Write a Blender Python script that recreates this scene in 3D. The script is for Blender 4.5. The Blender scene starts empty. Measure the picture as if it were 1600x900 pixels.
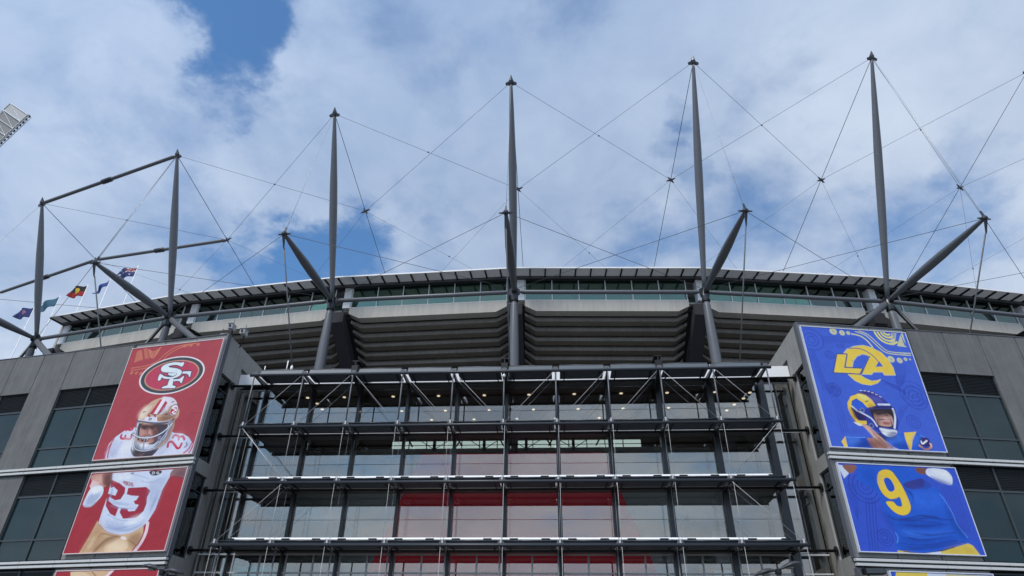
import bpy, math, random
import numpy as np
from mathutils import Vector, Matrix
random.seed(4)
rad = math.radians
sc = bpy.context.scene
COL = sc.collection

# ------------------------------------------------------------------ camera
PITCH, ROLL, YAW, FPX = rad(31.908), rad(0.793), rad(-4.115), 1000.0
CAM = np.array([3.334, 0.0, 1.6])
_f = np.array([math.sin(YAW)*math.cos(PITCH), math.cos(YAW)*math.cos(PITCH), math.sin(PITCH)])
_r0 = np.array([math.cos(YAW), -math.sin(YAW), 0.0]); _u0 = np.cross(_r0, _f)
_r = _r0*math.cos(ROLL)+_u0*math.sin(ROLL); _u = -_r0*math.sin(ROLL)+_u0*math.cos(ROLL)
cd = bpy.data.cameras.new('camera'); cam = bpy.data.objects.new('camera', cd); COL.objects.link(cam)
cd.sensor_width = 36; cd.lens = FPX/1600*36; cd.clip_end = 5000; cd.clip_start = 0.1
cam.matrix_world = Matrix(((_r[0], _u[0], -_f[0], CAM[0]), (_r[1], _u[1], -_f[1], CAM[1]), (_r[2], _u[2], -_f[2], CAM[2]), (0, 0, 0, 1)))
sc.camera = cam
def ray(px, py): return (px-800)/FPX*_r-(py-450)/FPX*_u+_f      # a direction measured from the photograph
# ------------------------------------------------------------------ render
sc.render.engine = 'CYCLES'
sc.cycles.use_denoising = True
sc.cycles.max_bounces = 8; sc.cycles.transparent_max_bounces = 16; sc.cycles.glossy_bounces = 4
sc.cycles.caustics_reflective = False; sc.cycles.caustics_refractive = False
sc.view_settings.view_transform = 'Standard'; sc.view_settings.look = 'None'
sc.view_settings.exposure = 0.0; sc.view_settings.gamma = 1.0
# ------------------------------------------------------------------ sun
SUN_EL, SUN_AZ = rad(52), rad(207)           # azimuth clockwise from +Y
sd = Vector((math.sin(SUN_AZ)*math.cos(SUN_EL), math.cos(SUN_AZ)*math.cos(SUN_EL), math.sin(SUN_EL)))
sl = bpy.data.lights.new('sun', 'SUN'); sl.energy = 2.3; sl.angle = rad(14); sl.color = (1.0, 0.96, 0.9)
so = bpy.data.objects.new('sun', sl); COL.objects.link(so); so.rotation_euler = sd.to_track_quat('Z', 'Y').to_euler(); so.location = (-30, -30, 80)
# ------------------------------------------------------------------ sky
W = bpy.data.worlds.new("World"); sc.world = W; W.use_nodes = True
nt = W.node_tree; nt.nodes.clear()
def N(nt, typ, **kw):
    n = nt.nodes.new(typ)
    for k, v in kw.items():
        if k in ('op',): n.operation = v
        elif k == 'inp':
            for a, b in v.items(): n.inputs[a].default_value = b
        else: setattr(n, k, v)
    return n
def math_(nt, op, a, b=None, c=None, clamp=False):
    n = nt.nodes.new('ShaderNodeMath'); n.operation = op; n.use_clamp = clamp
    for i, x in enumerate((a, b, c)):
        if x is None: continue
        if isinstance(x, (int, float)): n.inputs[i].default_value = x
        else: nt.links.new(x, n.inputs[i])
    return n.outputs[0]
def mixc(nt, fac, a, b):
    n = nt.nodes.new('ShaderNodeMix'); n.data_type = 'RGBA'
    for i, x in ((0, fac), (6, a), (7, b)):
        if isinstance(x, (int, float)): n.inputs[i].default_value = x
        elif isinstance(x, tuple): n.inputs[i].default_value = (*x[:3], 1)
        else: nt.links.new(x, n.inputs[i])
    return n.outputs[2]
def smooth(nt, v, lo, hi):
    n = nt.nodes.new('ShaderNodeMapRange'); n.interpolation_type = 'SMOOTHSTEP'; n.clamp = True
    nt.links.new(v, n.inputs[0]); n.inputs[1].default_value = lo; n.inputs[2].default_value = hi
    return n.outputs[0]
sky = N(nt, 'ShaderNodeTexSky'); sky.sky_type = 'NISHITA'; sky.sun_disc = False
sky.sun_elevation = SUN_EL; sky.sun_rotation = SUN_AZ; sky.air_density = 1.2; sky.dust_density = 0.4; sky.ozone_density = 2.0
tc = N(nt, 'ShaderNodeTexCoord')
D = tc.outputs['Generated']
sep = N(nt, 'ShaderNodeSeparateXYZ'); nt.links.new(D, sep.inputs[0])
zz = math_(nt, 'ADD', math_(nt, 'MAXIMUM', sep.outputs[2], 0.0), 0.35)
dv = N(nt, 'ShaderNodeVectorMath'); dv.operation = 'DIVIDE'; nt.links.new(D, dv.inputs[0])
cmb = N(nt, 'ShaderNodeCombineXYZ')
for i in range(3): nt.links.new(zz, cmb.inputs[i])
nt.links.new(cmb.outputs[0], dv.inputs[1])
def noise(nt, vec, scale, detail=6, rough=0.55, dist=0.0, off=None):
    if off:
        a = N(nt, 'ShaderNodeVectorMath'); a.operation = 'ADD'; nt.links.new(vec, a.inputs[0]); a.inputs[1].default_value = off; vec = a.outputs[0]
    n = N(nt, 'ShaderNodeTexNoise'); nt.links.new(vec, n.inputs['Vector'])
    n.inputs['Scale'].default_value = scale; n.inputs['Detail'].default_value = detail; n.inputs['Roughness'].default_value = rough; n.inputs['Distortion'].default_value = dist
    return n.outputs['Fac']
n1 = noise(nt, dv.outputs[0], 2.6, 8, 0.56, 0.35, (3.1, 0.4, 1.7))
n2 = noise(nt, dv.outputs[0], 1.3, 5, 0.5, 0.2, (0.3, 5.4, 2.2))
n3 = noise(nt, dv.outputs[0], 6.0, 8, 0.6, 0.3, (7.3, 1.1, 0.2))
wn_ = N(nt, 'ShaderNodeTexNoise'); nt.links.new(dv.outputs[0], wn_.inputs['Vector']); wn_.inputs['Scale'].default_value = 4.5; wn_.inputs['Detail'].default_value = 7; wn_.inputs['Roughness'].default_value = 0.6
wa = N(nt, 'ShaderNodeVectorMath'); wa.operation = 'SUBTRACT'; nt.links.new(wn_.outputs['Color'], wa.inputs[0]); wa.inputs[1].default_value = (.5, .5, .5)
wb = N(nt, 'ShaderNodeVectorMath'); wb.operation = 'MULTIPLY_ADD'; nt.links.new(wa.outputs[0], wb.inputs[0]); wb.inputs[1].default_value = (.30, .30, .30); nt.links.new(D, wb.inputs[2])
DW = N(nt, 'ShaderNodeVectorMath'); DW.operation = 'NORMALIZE'; nt.links.new(wb.outputs[0], DW.inputs[0])
gap = None                                    # where the cloud layer opens
for px, py, r, w in ((350, -15, 6.6, 1.05), (347, 70, 4.8, .9), (340, 130, 4.2, .7), (1130, 395, 5.5, .3), (1330, 390, 5, .2), (1540, 260, 5.5, .25), (960, 380, 4, .35), (700, 400, 4, .35), (1055, 130, 2.8, .5), (1070, 60, 3.0, .3), (560, 425, 5.0, .75), (150, 60, 7, .3), (1058, 300, 2.8, .45), (480, 120, 5, .25), (640, 60, 6, .3), (1180, 330, 5, .3), (230, 250, 6, .25), (1450, 380, 6, .3), (1250, 60, 6, .3), (1045, 180, 2.6, .45), (1034, 232, 2.6, .45), (425, 420, 6.5, 1.15), (520, 395, 5.0, .8), (880, -30, 8.0, .6),
                     (655, 335, 5.0, .35), (1315, 205, 4.0, .3), (1540, 235, 5.0, .4), (720, 110, 6.0, .25), (1010, 390, 4.0, .3), (300, 330, 5.0, .3), (-350, 250, 11, 1.0), (2050, 60, 12, 1.0), (800, -700, 16, 1.1), (300, -420, 9, .9), (1400, -450, 10, .8)):
    d = ray(px, py); d = d/np.linalg.norm(d)
    vm = N(nt, 'ShaderNodeVectorMath'); vm.operation = 'DOT_PRODUCT'; nt.links.new(DW.outputs[0], vm.inputs[0]); vm.inputs[1].default_value = tuple(d)
    g = math_(nt, 'MULTIPLY', smooth(nt, vm.outputs['Value'], math.cos(rad(r)), 1.0), w)
    gap = g if gap is None else math_(nt, 'ADD', gap, g)
for dx, dy, dz_, r, w in ((-.42, -.88, .34, 17, .5), (-.75, -.6, .25, 15, .4), (.5, -.85, .30, 13, .35)):   # gaps in the cloud behind the photographer
    d = np.array([dx, dy, dz_]); d = d/np.linalg.norm(d)
    vm = N(nt, 'ShaderNodeVectorMath'); vm.operation = 'DOT_PRODUCT'; nt.links.new(DW.outputs[0], vm.inputs[0]); vm.inputs[1].default_value = tuple(d)
    gap = math_(nt, 'ADD', gap, math_(nt, 'MULTIPLY', smooth(nt, vm.outputs['Value'], math.cos(rad(r)), 1.0), w))
body = math_(nt, 'ADD', math_(nt, 'MULTIPLY', math_(nt, 'SUBTRACT', n1, 0.5), 3.2), math_(nt, 'MULTIPLY', math_(nt, 'SUBTRACT', n3, 0.5), 1.1))
cover = math_(nt, 'SUBTRACT', math_(nt, 'ADD', body, 1.02), gap)
cov = smooth(nt, cover, -0.25, 1.10)
skyc = N(nt, 'ShaderNodeVectorMath'); skyc.operation = 'MULTIPLY'; nt.links.new(sky.outputs[0], skyc.inputs[0]); skyc.inputs[1].default_value = (0.155*0.60, 0.155*0.86, 0.155*1.06)
shade = math_(nt, 'ADD', math_(nt, 'MULTIPLY', math_(nt, 'SUBTRACT', n2, 0.5), 3.0), math_(nt, 'MULTIPLY', math_(nt, 'SUBTRACT', n3, 0.5), 0.8))
shade = math_(nt, 'ADD', shade, 0.5, clamp=True)
cloud = mixc(nt, shade, (0.31, 0.42, 0.62), (0.66, 0.75, 0.89))
vs = N(nt, 'ShaderNodeVectorMath'); vs.operation = 'DOT_PRODUCT'; nt.links.new(D, vs.inputs[0]); vs.inputs[1].default_value = tuple(sd)
glow = math_(nt, 'ADD', math_(nt, 'MULTIPLY', smooth(nt, vs.outputs['Value'], -0.1, 1.0), 0.4), 1.0)   # cloud is brighter round the veiled sun
cg = N(nt, 'ShaderNodeVectorMath'); cg.operation = 'SCALE'; nt.links.new(cloud, cg.inputs[0]); nt.links.new(glow, cg.inputs['Scale']); cloud = cg.outputs[0]
sk = mixc(nt, cov, skyc.outputs[0], cloud)
bg = N(nt, 'ShaderNodeBackground'); nt.links.new(sk, bg.inputs[0]); bg.inputs[1].default_value = 1.0
wo = N(nt, 'ShaderNodeOutputWorld'); nt.links.new(bg.outputs[0], wo.inputs[0])

# ------------------------------------------------------------------ materials
MAT = {}
def new_mat(name):
    m = bpy.data.materials.new(name); m.use_nodes = True; MAT[name] = m
    m.node_tree.nodes.clear(); o = m.node_tree.nodes.new('ShaderNodeOutputMaterial')
    return m, m.node_tree, o
def mat(name, col, rough=0.6, metal=0.0, var=0.12, scale=3.0, bump=0.0, streak=0.0, spec=0.5, ior=1.45, fine=0.0):
    m, t, o = new_mat(name)
    b = t.nodes.new('ShaderNodeBsdfPrincipled'); t.links.new(b.outputs[0], o.inputs[0])
    b.inputs['Roughness'].default_value = rough; b.inputs['Metallic'].default_value = metal
    b.inputs['Specular IOR Level'].default_value = spec; b.inputs['IOR'].default_value = ior
    c = t.nodes.new('ShaderNodeTexCoord'); g = t.nodes.new('ShaderNodeNewGeometry')
    P = g.outputs['Position']
    n = noise(t, P, scale, 6, 0.6)
    k = math_(t, 'MULTIPLY', math_(t, 'SUBTRACT', n, 0.5), var*2.4)
    if streak:
        mp = t.nodes.new('ShaderNodeMapping'); t.links.new(P, mp.inputs[0]); mp.inputs['Scale'].default_value = (2.2, 2.2, 0.18)
        s = noise(t, mp.outputs[0], 1.5, 5, 0.65)
        k = math_(t, 'ADD', k, math_(t, 'MULTIPLY', math_(t, 'SUBTRACT', s, 0.5), streak*2.4))
    if fine:
        k = math_(t, 'ADD', k, math_(t, 'MULTIPLY', math_(t, 'SUBTRACT', noise(t, P, 22, 3, 0.7), 0.5), fine*2))
    oi = t.nodes.new('ShaderNodeObjectInfo')
    k = math_(t, 'ADD', k, math_(t, 'MULTIPLY', math_(t, 'SUBTRACT', oi.outputs['Random'], 0.5), var*0.5))
    k = math_(t, 'ADD', k, 1.0)
    v = t.nodes.new('ShaderNodeVectorMath'); v.operation = 'SCALE'; v.inputs[0].default_value = col; t.links.new(k, v.inputs['Scale'])
    t.links.new(v.outputs[0], b.inputs['Base Color'])
    if bump:
        bp = t.nodes.new('ShaderNodeBump'); bp.inputs['Strength'].default_value = bump; bp.inputs['Distance'].default_value = 0.02
        t.links.new(noise(t, P, 30, 4, 0.6), bp.inputs['Height']); t.links.new(bp.outputs[0], b.inputs['Normal'])
    return m
def glass(name, tint, refl, rcol=(1, 1, 1), rough=0.0, wav=0.0008):
    m, t, o = new_mat(name)
    tr = t.nodes.new('ShaderNodeBsdfTransparent'); tr.inputs[0].default_value = (*tint, 1)
    gl = t.nodes.new('ShaderNodeBsdfGlossy'); gl.inputs[0].default_value = (*rcol, 1); gl.inputs['Roughness'].default_value = rough
    fr = t.nodes.new('ShaderNodeFresnel'); fr.inputs[0].default_value = 1.5
    g = t.nodes.new('ShaderNodeNewGeometry'); oi = t.nodes.new('ShaderNodeObjectInfo')
    k = math_(t, 'ADD', math_(t, 'MULTIPLY', fr.outputs[0], 1.0), refl-0.04)
    k = math_(t, 'ADD', k, math_(t, 'MULTIPLY', math_(t, 'SUBTRACT', oi.outputs['Random'], 0.5), refl*0.12), clamp=True)
    if wav:
        bp = t.nodes.new('ShaderNodeBump'); bp.inputs['Strength'].default_value = 0.12; bp.inputs['Distance'].default_value = wav*4
        t.links.new(noise(t, g.outputs['Position'], 0.5, 1, 0.4), bp.inputs['Height']); t.links.new(bp.outputs[0], gl.inputs['Normal'])
    mx = t.nodes.new('ShaderNodeMixShader'); t.links.new(k, mx.inputs[0]); t.links.new(tr.outputs[0], mx.inputs[1]); t.links.new(gl.outputs[0], mx.inputs[2])
    t.links.new(mx.outputs[0], o.inputs[0]); return m
def emis(name, col, s):
    m, t, o = new_mat(name); e = t.nodes.new('ShaderNodeEmission'); e.inputs[0].default_value = (*col, 1); e.inputs[1].default_value = s
    t.links.new(e.outputs[0], o.inputs[0]); return m
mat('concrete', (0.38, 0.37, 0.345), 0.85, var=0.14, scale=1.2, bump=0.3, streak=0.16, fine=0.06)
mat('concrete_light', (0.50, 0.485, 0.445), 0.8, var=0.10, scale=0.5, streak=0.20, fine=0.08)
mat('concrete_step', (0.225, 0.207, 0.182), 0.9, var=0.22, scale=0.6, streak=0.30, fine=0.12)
mat('panel_left', (0.14, 0.142, 0.14), 0.72, var=0.26, scale=0.9, bump=0.35, streak=0.34, fine=0.2)
mat('panel_grey', (0.24, 0.245, 0.24), 0.7, var=0.12, scale=1.6, streak=0.22, fine=0.06)
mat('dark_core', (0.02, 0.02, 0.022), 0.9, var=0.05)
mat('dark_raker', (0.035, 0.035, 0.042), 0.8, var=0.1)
mat('steel_grey', (0.125, 0.133, 0.148), 0.40, var=0.08, scale=2, streak=0.05)
mat('steel_dark', (0.035, 0.04, 0.048), 0.35, var=0.08)
mat('steel_black', (0.006, 0.0065, 0.008), 0.5, var=0.1)
mat('cable', (0.10, 0.105, 0.115), 0.45, metal=0.3, var=0.05)
mat('rod_steel', (0.55, 0.55, 0.55), 0.5, metal=0.0, var=0.05)
mat('galvanised', (0.42, 0.43, 0.44), 0.4, metal=0.4, var=0.1)
mat('aluminium', (0.60, 0.61, 0.60), 0.45, var=0.05, streak=0.08)
mat('white_paint', (0.88, 0.88, 0.88), 0.5, var=0.03)
mat('lip_white', (0.88, 0.88, 0.88), 0.4, var=0.03)
mat('blade', (0.09, 0.105, 0.13), 0.5, var=0.10, streak=0.05)
mat('blade_top', (0.10, 0.118, 0.135), 0.4, var=0.08, streak=0.05)
mat('frame_blue', (0.05, 0.062, 0.068), 0.4, var=0.06)
mat('louvre', (0.014, 0.018, 0.021), 0.5, var=0.1)
mat('eave', (0.50, 0.50, 0.50), 0.5, var=0.06)
mat('window_dark', (0.008, 0.028, 0.031), 0.03, var=0.6, scale=0.35, spec=0.55, ior=1.5)  # broad mottling in the base colour stands in for faint cloud reflections
mat('box_grey', (0.45, 0.46, 0.46), 0.5)
mat('ceiling_brown', (0.13, 0.092, 0.070), 0.8, var=0.08)
mat('interior_grey', (0.44, 0.49, 0.47), 0.8, var=0.08, scale=0.4)
mat('interior_red', (0.86, 0.010, 0.028), 0.55, var=0.06, scale=0.5)
mat('interior_orange', (0.50, 0.30, 0.10), 0.7, var=0.1)
mat('paving', (0.13, 0.125, 0.12), 0.9, var=0.15, scale=0.5, bump=0.4)
mat('lamp_grey', (0.045, 0.05, 0.055), 0.4)
mat('lamp_glass', (0.75, 0.76, 0.78), 0.15)
glass('atrium_glass', (0.99, 0.995, 0.99), 0.155, (1.0, 0.955, 0.87))
glass('stand_glass', (0.45, 0.68, 0.58), 0.15, (0.80, 1.0, 0.90))
glass('return_glass', (0.14, 0.16, 0.17), 0.03)
def translucent(name, col, k):
    m, t, o = new_mat(name); d = t.nodes.new('ShaderNodeBsdfDiffuse'); d.inputs[0].default_value = (*col, 1); e = t.nodes.new('ShaderNodeBsdfTranslucent'); e.inputs[0].default_value = (*col, 1)
    x = t.nodes.new('ShaderNodeMixShader'); x.inputs[0].default_value = k; t.links.new(d.outputs[0], x.inputs[1]); t.links.new(e.outputs[0], x.inputs[2]); t.links.new(x.outputs[0], o.inputs[0])
translucent('eave_poly', (0.50, 0.50, 0.50), 0.55)
emis('downlight', (1.0, 0.86, 0.6), 1.0)
emis('clerestory', (0.62, 0.80, 0.76), 0.75)

# ------------------------------------------------------------------ mesh building
ORG = {}
class M:
    def __init__(s): s.v = []; s.f = []; s.mi = []
    def hexa(s, p, mi=0):
        b = len(s.v); s.v += [tuple(map(float, q)) for q in p]
        for f in ((0, 3, 2, 1), (4, 5, 6, 7), (0, 1, 5, 4), (1, 2, 6, 5), (2, 3, 7, 6), (3, 0, 4, 7)): s.f.append(tuple(b+i for i in f)); s.mi.append(mi)
        return s
    def box(s, x0, x1, y0, y1, z0, z1, T=None, mi=0):
        p = [(x0, y0, z0), (x1, y0, z0), (x1, y1, z0), (x0, y1, z0), (x0, y0, z1), (x1, y0, z1), (x1, y1, z1), (x0, y1, z1)]
        if T: p = [T(*q) for q in p]
        return s.hexa(p, mi)
    def tube(s, a, b, prof, n=12, mi=0, cap=True):
        """prof: list of (t, radius) or one radius"""
        a = Vector(a); b = Vector(b); d = (b-a)
        if not isinstance(prof, (list, tuple)): prof = [(0, prof), (1, prof)]
        z = d.normalized(); x = z.orthogonal().normalized()
        y = z.cross(x); b0 = len(s.v)
        for t, r in prof:
            c = a+d*t
            for k in range(n):
                w = 2*math.pi*k/n; q = c+x*(math.cos(w)*r)+y*(math.sin(w)*r); s.v.append(tuple(q))
        for j in range(len(prof)-1):
            for k in range(n):
                k2 = (k+1) % n; s.f.append((b0+j*n+k, b0+j*n+k2, b0+(j+1)*n+k2, b0+(j+1)*n+k)); s.mi.append(mi)
        if cap:
            s.f.append(tuple(b0+k for k in reversed(range(n)))); s.mi.append(mi)
            s.f.append(tuple(b0+(len(prof)-1)*n+k for k in range(n))); s.mi.append(mi)
        return s
    def prism(s, pts, ext, mi=0):
        """pts: planar polygon (3D), ext: extrusion vector"""
        b = len(s.v); n = len(pts); e = Vector(ext)
        s.v += [tuple(p) for p in pts]+[tuple(Vector(p)+e) for p in pts]
        s.f.append(tuple(b+k for k in reversed(range(n)))); s.f.append(tuple(b+n+k for k in range(n))); s.mi += [mi, mi]
        for k in range(n):
            k2 = (k+1) % n; s.f.append((b+k, b+k2, b+n+k2, b+n+k)); s.mi.append(mi)
        return s
    def ball(s, c, r, mi=0, n=10, m=7, sc3=(1, 1, 1)):
        b = len(s.v)
        for j in range(m+1):
            th = math.pi*j/m
            for k in range(n):
                w = 2*math.pi*k/n; s.v.append((c[0]+r*sc3[0]*math.sin(th)*math.cos(w), c[1]+r*sc3[1]*math.sin(th)*math.sin(w), c[2]+r*sc3[2]*math.cos(th)))
        for j in range(m):
            for k in range(n):
                k2 = (k+1) % n; s.f.append((b+j*n+k, b+(j+1)*n+k, b+(j+1)*n+k2, b+j*n+k2)); s.mi.append(mi)
        return s
    def mesh(s, name, mats, org=(0, 0, 0), smooth_=False):
        me = bpy.data.meshes.new(name)
        me.from_pydata([(x-org[0], y-org[1], z-org[2]) for x, y, z in s.v], [], s.f)
        for mm in (mats if isinstance(mats, (list, tuple)) else [mats]): me.materials.append(MAT[mm])
        for p, i in zip(me.polygons, s.mi): p.material_index = i
        if smooth_:
            me.polygons.foreach_set('use_smooth', [len(p.vertices) == 4 for p in me.polygons])
        me.update(); return me
    def build(s, name, mats, parent=None, smooth_=False, label=None, part=None):
        org = ORG.get(parent.name, (0, 0, 0)) if parent else (0, 0, 0)
        o = bpy.data.objects.new(name, s.mesh(name, mats, org, smooth_)); COL.objects.link(o)
        if parent: o.parent = parent; ORG[o.name] = org
        if label: o['label'] = label
        return o
def piece(me, name, parent, loc, rz=0.0, label=None, absolute=True):
    o = bpy.data.objects.new(name, me); COL.objects.link(o); o.parent = parent
    org = ORG.get(parent.name, (0, 0, 0)) if absolute else (0, 0, 0)
    o.location = (loc[0]-org[0], loc[1]-org[1], loc[2]-org[2]); o.rotation_euler = (0, 0, rz)
    if label: o['label'] = label
    return o
def thing(name, label, cat, loc, group=None):
    o = bpy.data.objects.new(name, None); COL.objects.link(o); o.location = loc; o.empty_display_size = 0.5
    o['label'] = label; o['category'] = cat
    if group: o['group'] = group
    ORG[o.name] = tuple(loc); return o
def struct(o): o['kind'] = 'structure'; return o

# ------------------------------------------------------------------ ground
struct(M().box(-900, 900, -900, 900, -0.3, 0.0).build('ground', 'paving'))

# ------------------------------------------------------------------ the two wing buildings
A10 = rad(10)
def wing_frame(sg):
    ox, oy = sg*19.95, 39.6
    def P(s, d, z): return (ox+sg*(s*math.cos(A10)-d*math.sin(A10)), oy+s*math.sin(A10)+d*math.cos(A10), z)
    return P
TOP = 22.98
def wing(sg):
    P = wing_frame(sg); side = 'left' if sg < 0 else 'right'
    w = thing('wing_building', 'dark grey panelled wing with tinted windows carrying the '+('red' if sg < 0 else 'blue')+' banners', 'building', P(10, 5, 0))
    def bx(name, m, s0, s1, d0, d1, z0, z1, parent=None, label=None): return M().box(s0, s1, d0, d1, z0, z1, T=P).build(name, m, parent or w, label=label)
    foot = [P(0.6, .36, 0), P(27.0, .36, 0), P(27.0, 12, 0), (sg*20.5, 53.0, 0)]
    M().prism(foot, (0, 0, TOP-.25)).build('wall', 'dark_core', w)
    M().prism([(a_, b_, TOP-.24) for a_, b_, c_ in foot], (0, 0, .2)).build('roof_deck', 'panel_grey', w)
    g = 0.025
    # storeys: (z0, transom, louvre, top)
    st = [(14.02, 15.4, 18.36, 19.80), (7.98, 9.27, 12.06, 13.50), (2.0, 3.3, 6.0, 7.42)]
    cols = [8.03, 10.70, 13.37, 16.18, 18.85, 21.52, 24.2, 26.8]
    # top row
    for a, b in zip(cols[:-1], cols[1:]):
        solid = a in (13.37, 21.52, 24.2)
        z0 = 13.98 if solid else 19.84
        bx('concrete_panel', 'panel_left', a+g, b-g, random.uniform(0, .012), 0.3, z0, TOP)
        if solid:
            bx('concrete_panel', 'panel_left', a+g, b-g, random.uniform(0, .012), 0.3, 7.96, 13.50)
            bx('concrete_panel', 'panel_left', a+g, b-g, random.uniform(0, .012), 0.3, 0.0, 7.45)
        else:
            for (z0, zt, zl, z1) in st:
                d = 0.13
                wn = bx('window', 'frame_blue', a+0.02, b-0.02, d+0.1, 0.34, z0, z1)
                bx('pane', 'window_dark', a+0.07, b-0.07, d+0.06, d+0.1, z0+0.06, zt-0.05, wn)
                bx('pane', 'window_dark', a+0.07, b-0.07, d+0.06, d+0.1, zt+0.05, zl-0.06, wn)
                bx('transom', 'frame_blue', a+0.03, b-0.03, d-0.01, d+0.12, zt-0.05, zt+0.05, wn)
                bx('transom', 'frame_blue', a+0.03, b-0.03, d-0.01, d+0.12, zl-0.06, zl+0.06, wn)
                L = M(); zz_ = zl+0.1
                while zz_ < z1-0.06:
                    L.hexa([P(a+.06, d+.02, zz_), P(b-.06, d+.02, zz_), P(b-.06, d+.1, zz_+.05), P(a+.06, d+.1, zz_+.05), P(a+.06, d+.02, zz_+.02), P(b-.06, d+.02, zz_+.02), P(b-.06, d+.1, zz_+.07), P(a+.06, d+.1, zz_+.07)]); zz_ += 0.105
                lv = L.build('louvre', 'louvre', wn)
                for x in (a+0.01, b-0.05): bx('frame', 'frame_blue', x, x+0.05, d-0.02, d+0.12, z0, z1, wn)
    for (z0, z1) in ((0, 1.95),):
        for a in (8.03, 10.70, 16.18, 18.85): bx('concrete_panel', 'panel_left', a+g, a+2.65, 0.01, 0.3, z0, z1)
    # strip behind and around the banners
    xs = [0.0, 2.66, 5.33, 8.0]
    for a, b in zip(xs[:-1], xs[1:]):
        for z0, z1 in ((13.98, TOP), (8.0, 13.52), (0, 7.46)):
            bx('backing_panel', 'panel_grey', a+g if a else 0.0, b-g, random.uniform(0.04, .055), 0.3, z0, z1)
    bx('corner_trim', 'steel_grey', -0.02, 0.12, -0.04, 0.32, 7.98, TOP+0.03); bx('corner_trim', 'steel_grey', -0.02, 0.12, -0.04, 0.32, 0, 7.44)
    bx('edge_trim', 'steel_dark', 7.86, 7.99, -0.02, 0.3, 13.99, TOP)
    bx('edge_trim', 'steel_dark', 7.86, 7.99, -0.02, 0.3, 8.0, 13.5)
    bx('coping', 'steel_grey', 0.12, 26.8, -0.03, 0.4, TOP+0.003, TOP+0.05)
    js = [0.0, 2.66, 5.33, 8.0, 10.70, 13.37, 16.18, 18.85, 21.52, 24.2, 26.8]
    for zb in (13.74, 7.70, 1.6):
        for a, b in zip(js[:-1], js[1:]):
            a2 = a+0.012 if a else -0.05
            bx('ledge', 'aluminium', a2, b-0.012, -0.17, 0.05, zb+0.08, zb+0.22)
            bx('ledge', 'aluminium', a2, b-0.012, -0.17, 0.05, zb-0.17, zb-0.03)
        bx('ledge_backing', 'frame_blue', 0.0, 26.8, -0.02, 0.2, zb-0.2, zb+0.24)
    # return wall towards the atrium
    X0, X1 = sg*19.95, sg*20.36
    xa, xb = min(X0, X1), max(X0, X1)
    def rb(name, m, y0, y1, z0, z1, dx0=0, dx1=0, parent=None): return M().box(xa+dx0, xb+dx1, y0, y1, z0, z1).build(name, m, parent or w)
    ops = ((14.1, 20.14), (8.16, 13.2), (2.0, 7.1))
    rb('return_panel', 'concrete', 41.72, 42.52, 0, TOP)
    rb('return_panel', 'concrete', 42.56, 49.5, 21.6, TOP-0.02)
    rb('return_reveal', 'concrete_light', 42.56, 43.9, 0, 21.58, *((.25, .25) if sg > 0 else (-.25, -.25)))
    rb('return_panel', 'concrete', 39.97, 41.70, 20.16, TOP-0.01)
    rb('return_panel', 'concrete', 39.97, 41.70, 13.22, 14.08)
    rb('return_panel', 'concrete', 39.97, 41.70, 7.12, 8.14)
    rb('return_panel', 'concrete', 39.97, 41.70, 0, 1.98)
    for z0, z1 in ops:
        wn = M()
        for (y0, y1, a, b) in ((40.08, 40.16, z0, z1), (41.62, 41.7, z0, z1), (40.16, 41.62, z0, z0+.07), (40.16, 41.62, z1-.07, z1), (40.16, 41.62, z1-1.05, z1-.98)):
            wn.box(xa+(.12 if sg > 0 else .18), xb-(.18 if sg > 0 else .12), y0, y1, a, b)
        wo_ = wn.build('window', 'frame_blue', w)
        xm = sg*20.14
        M().box(xm-.01, xm+.01, 40.17, 41.61, z0+.08, z1-1.06).build('pane', 'return_glass', wo_)
        M().box(xm-.01, xm+.01, 40.17, 41.61, z1-.97, z1-.08).build('pane', 'return_glass', wo_)
        xk = sg*20.37
        M().box(min(xk, xk+sg*.6), max(xk, xk+sg*.6), 40.0, 41.7, z0, z1).build('window_recess', 'dark_core', wo_)
    return w, P
wingL, PL = wing(-1)
wingR, PR = wing(1)

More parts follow.
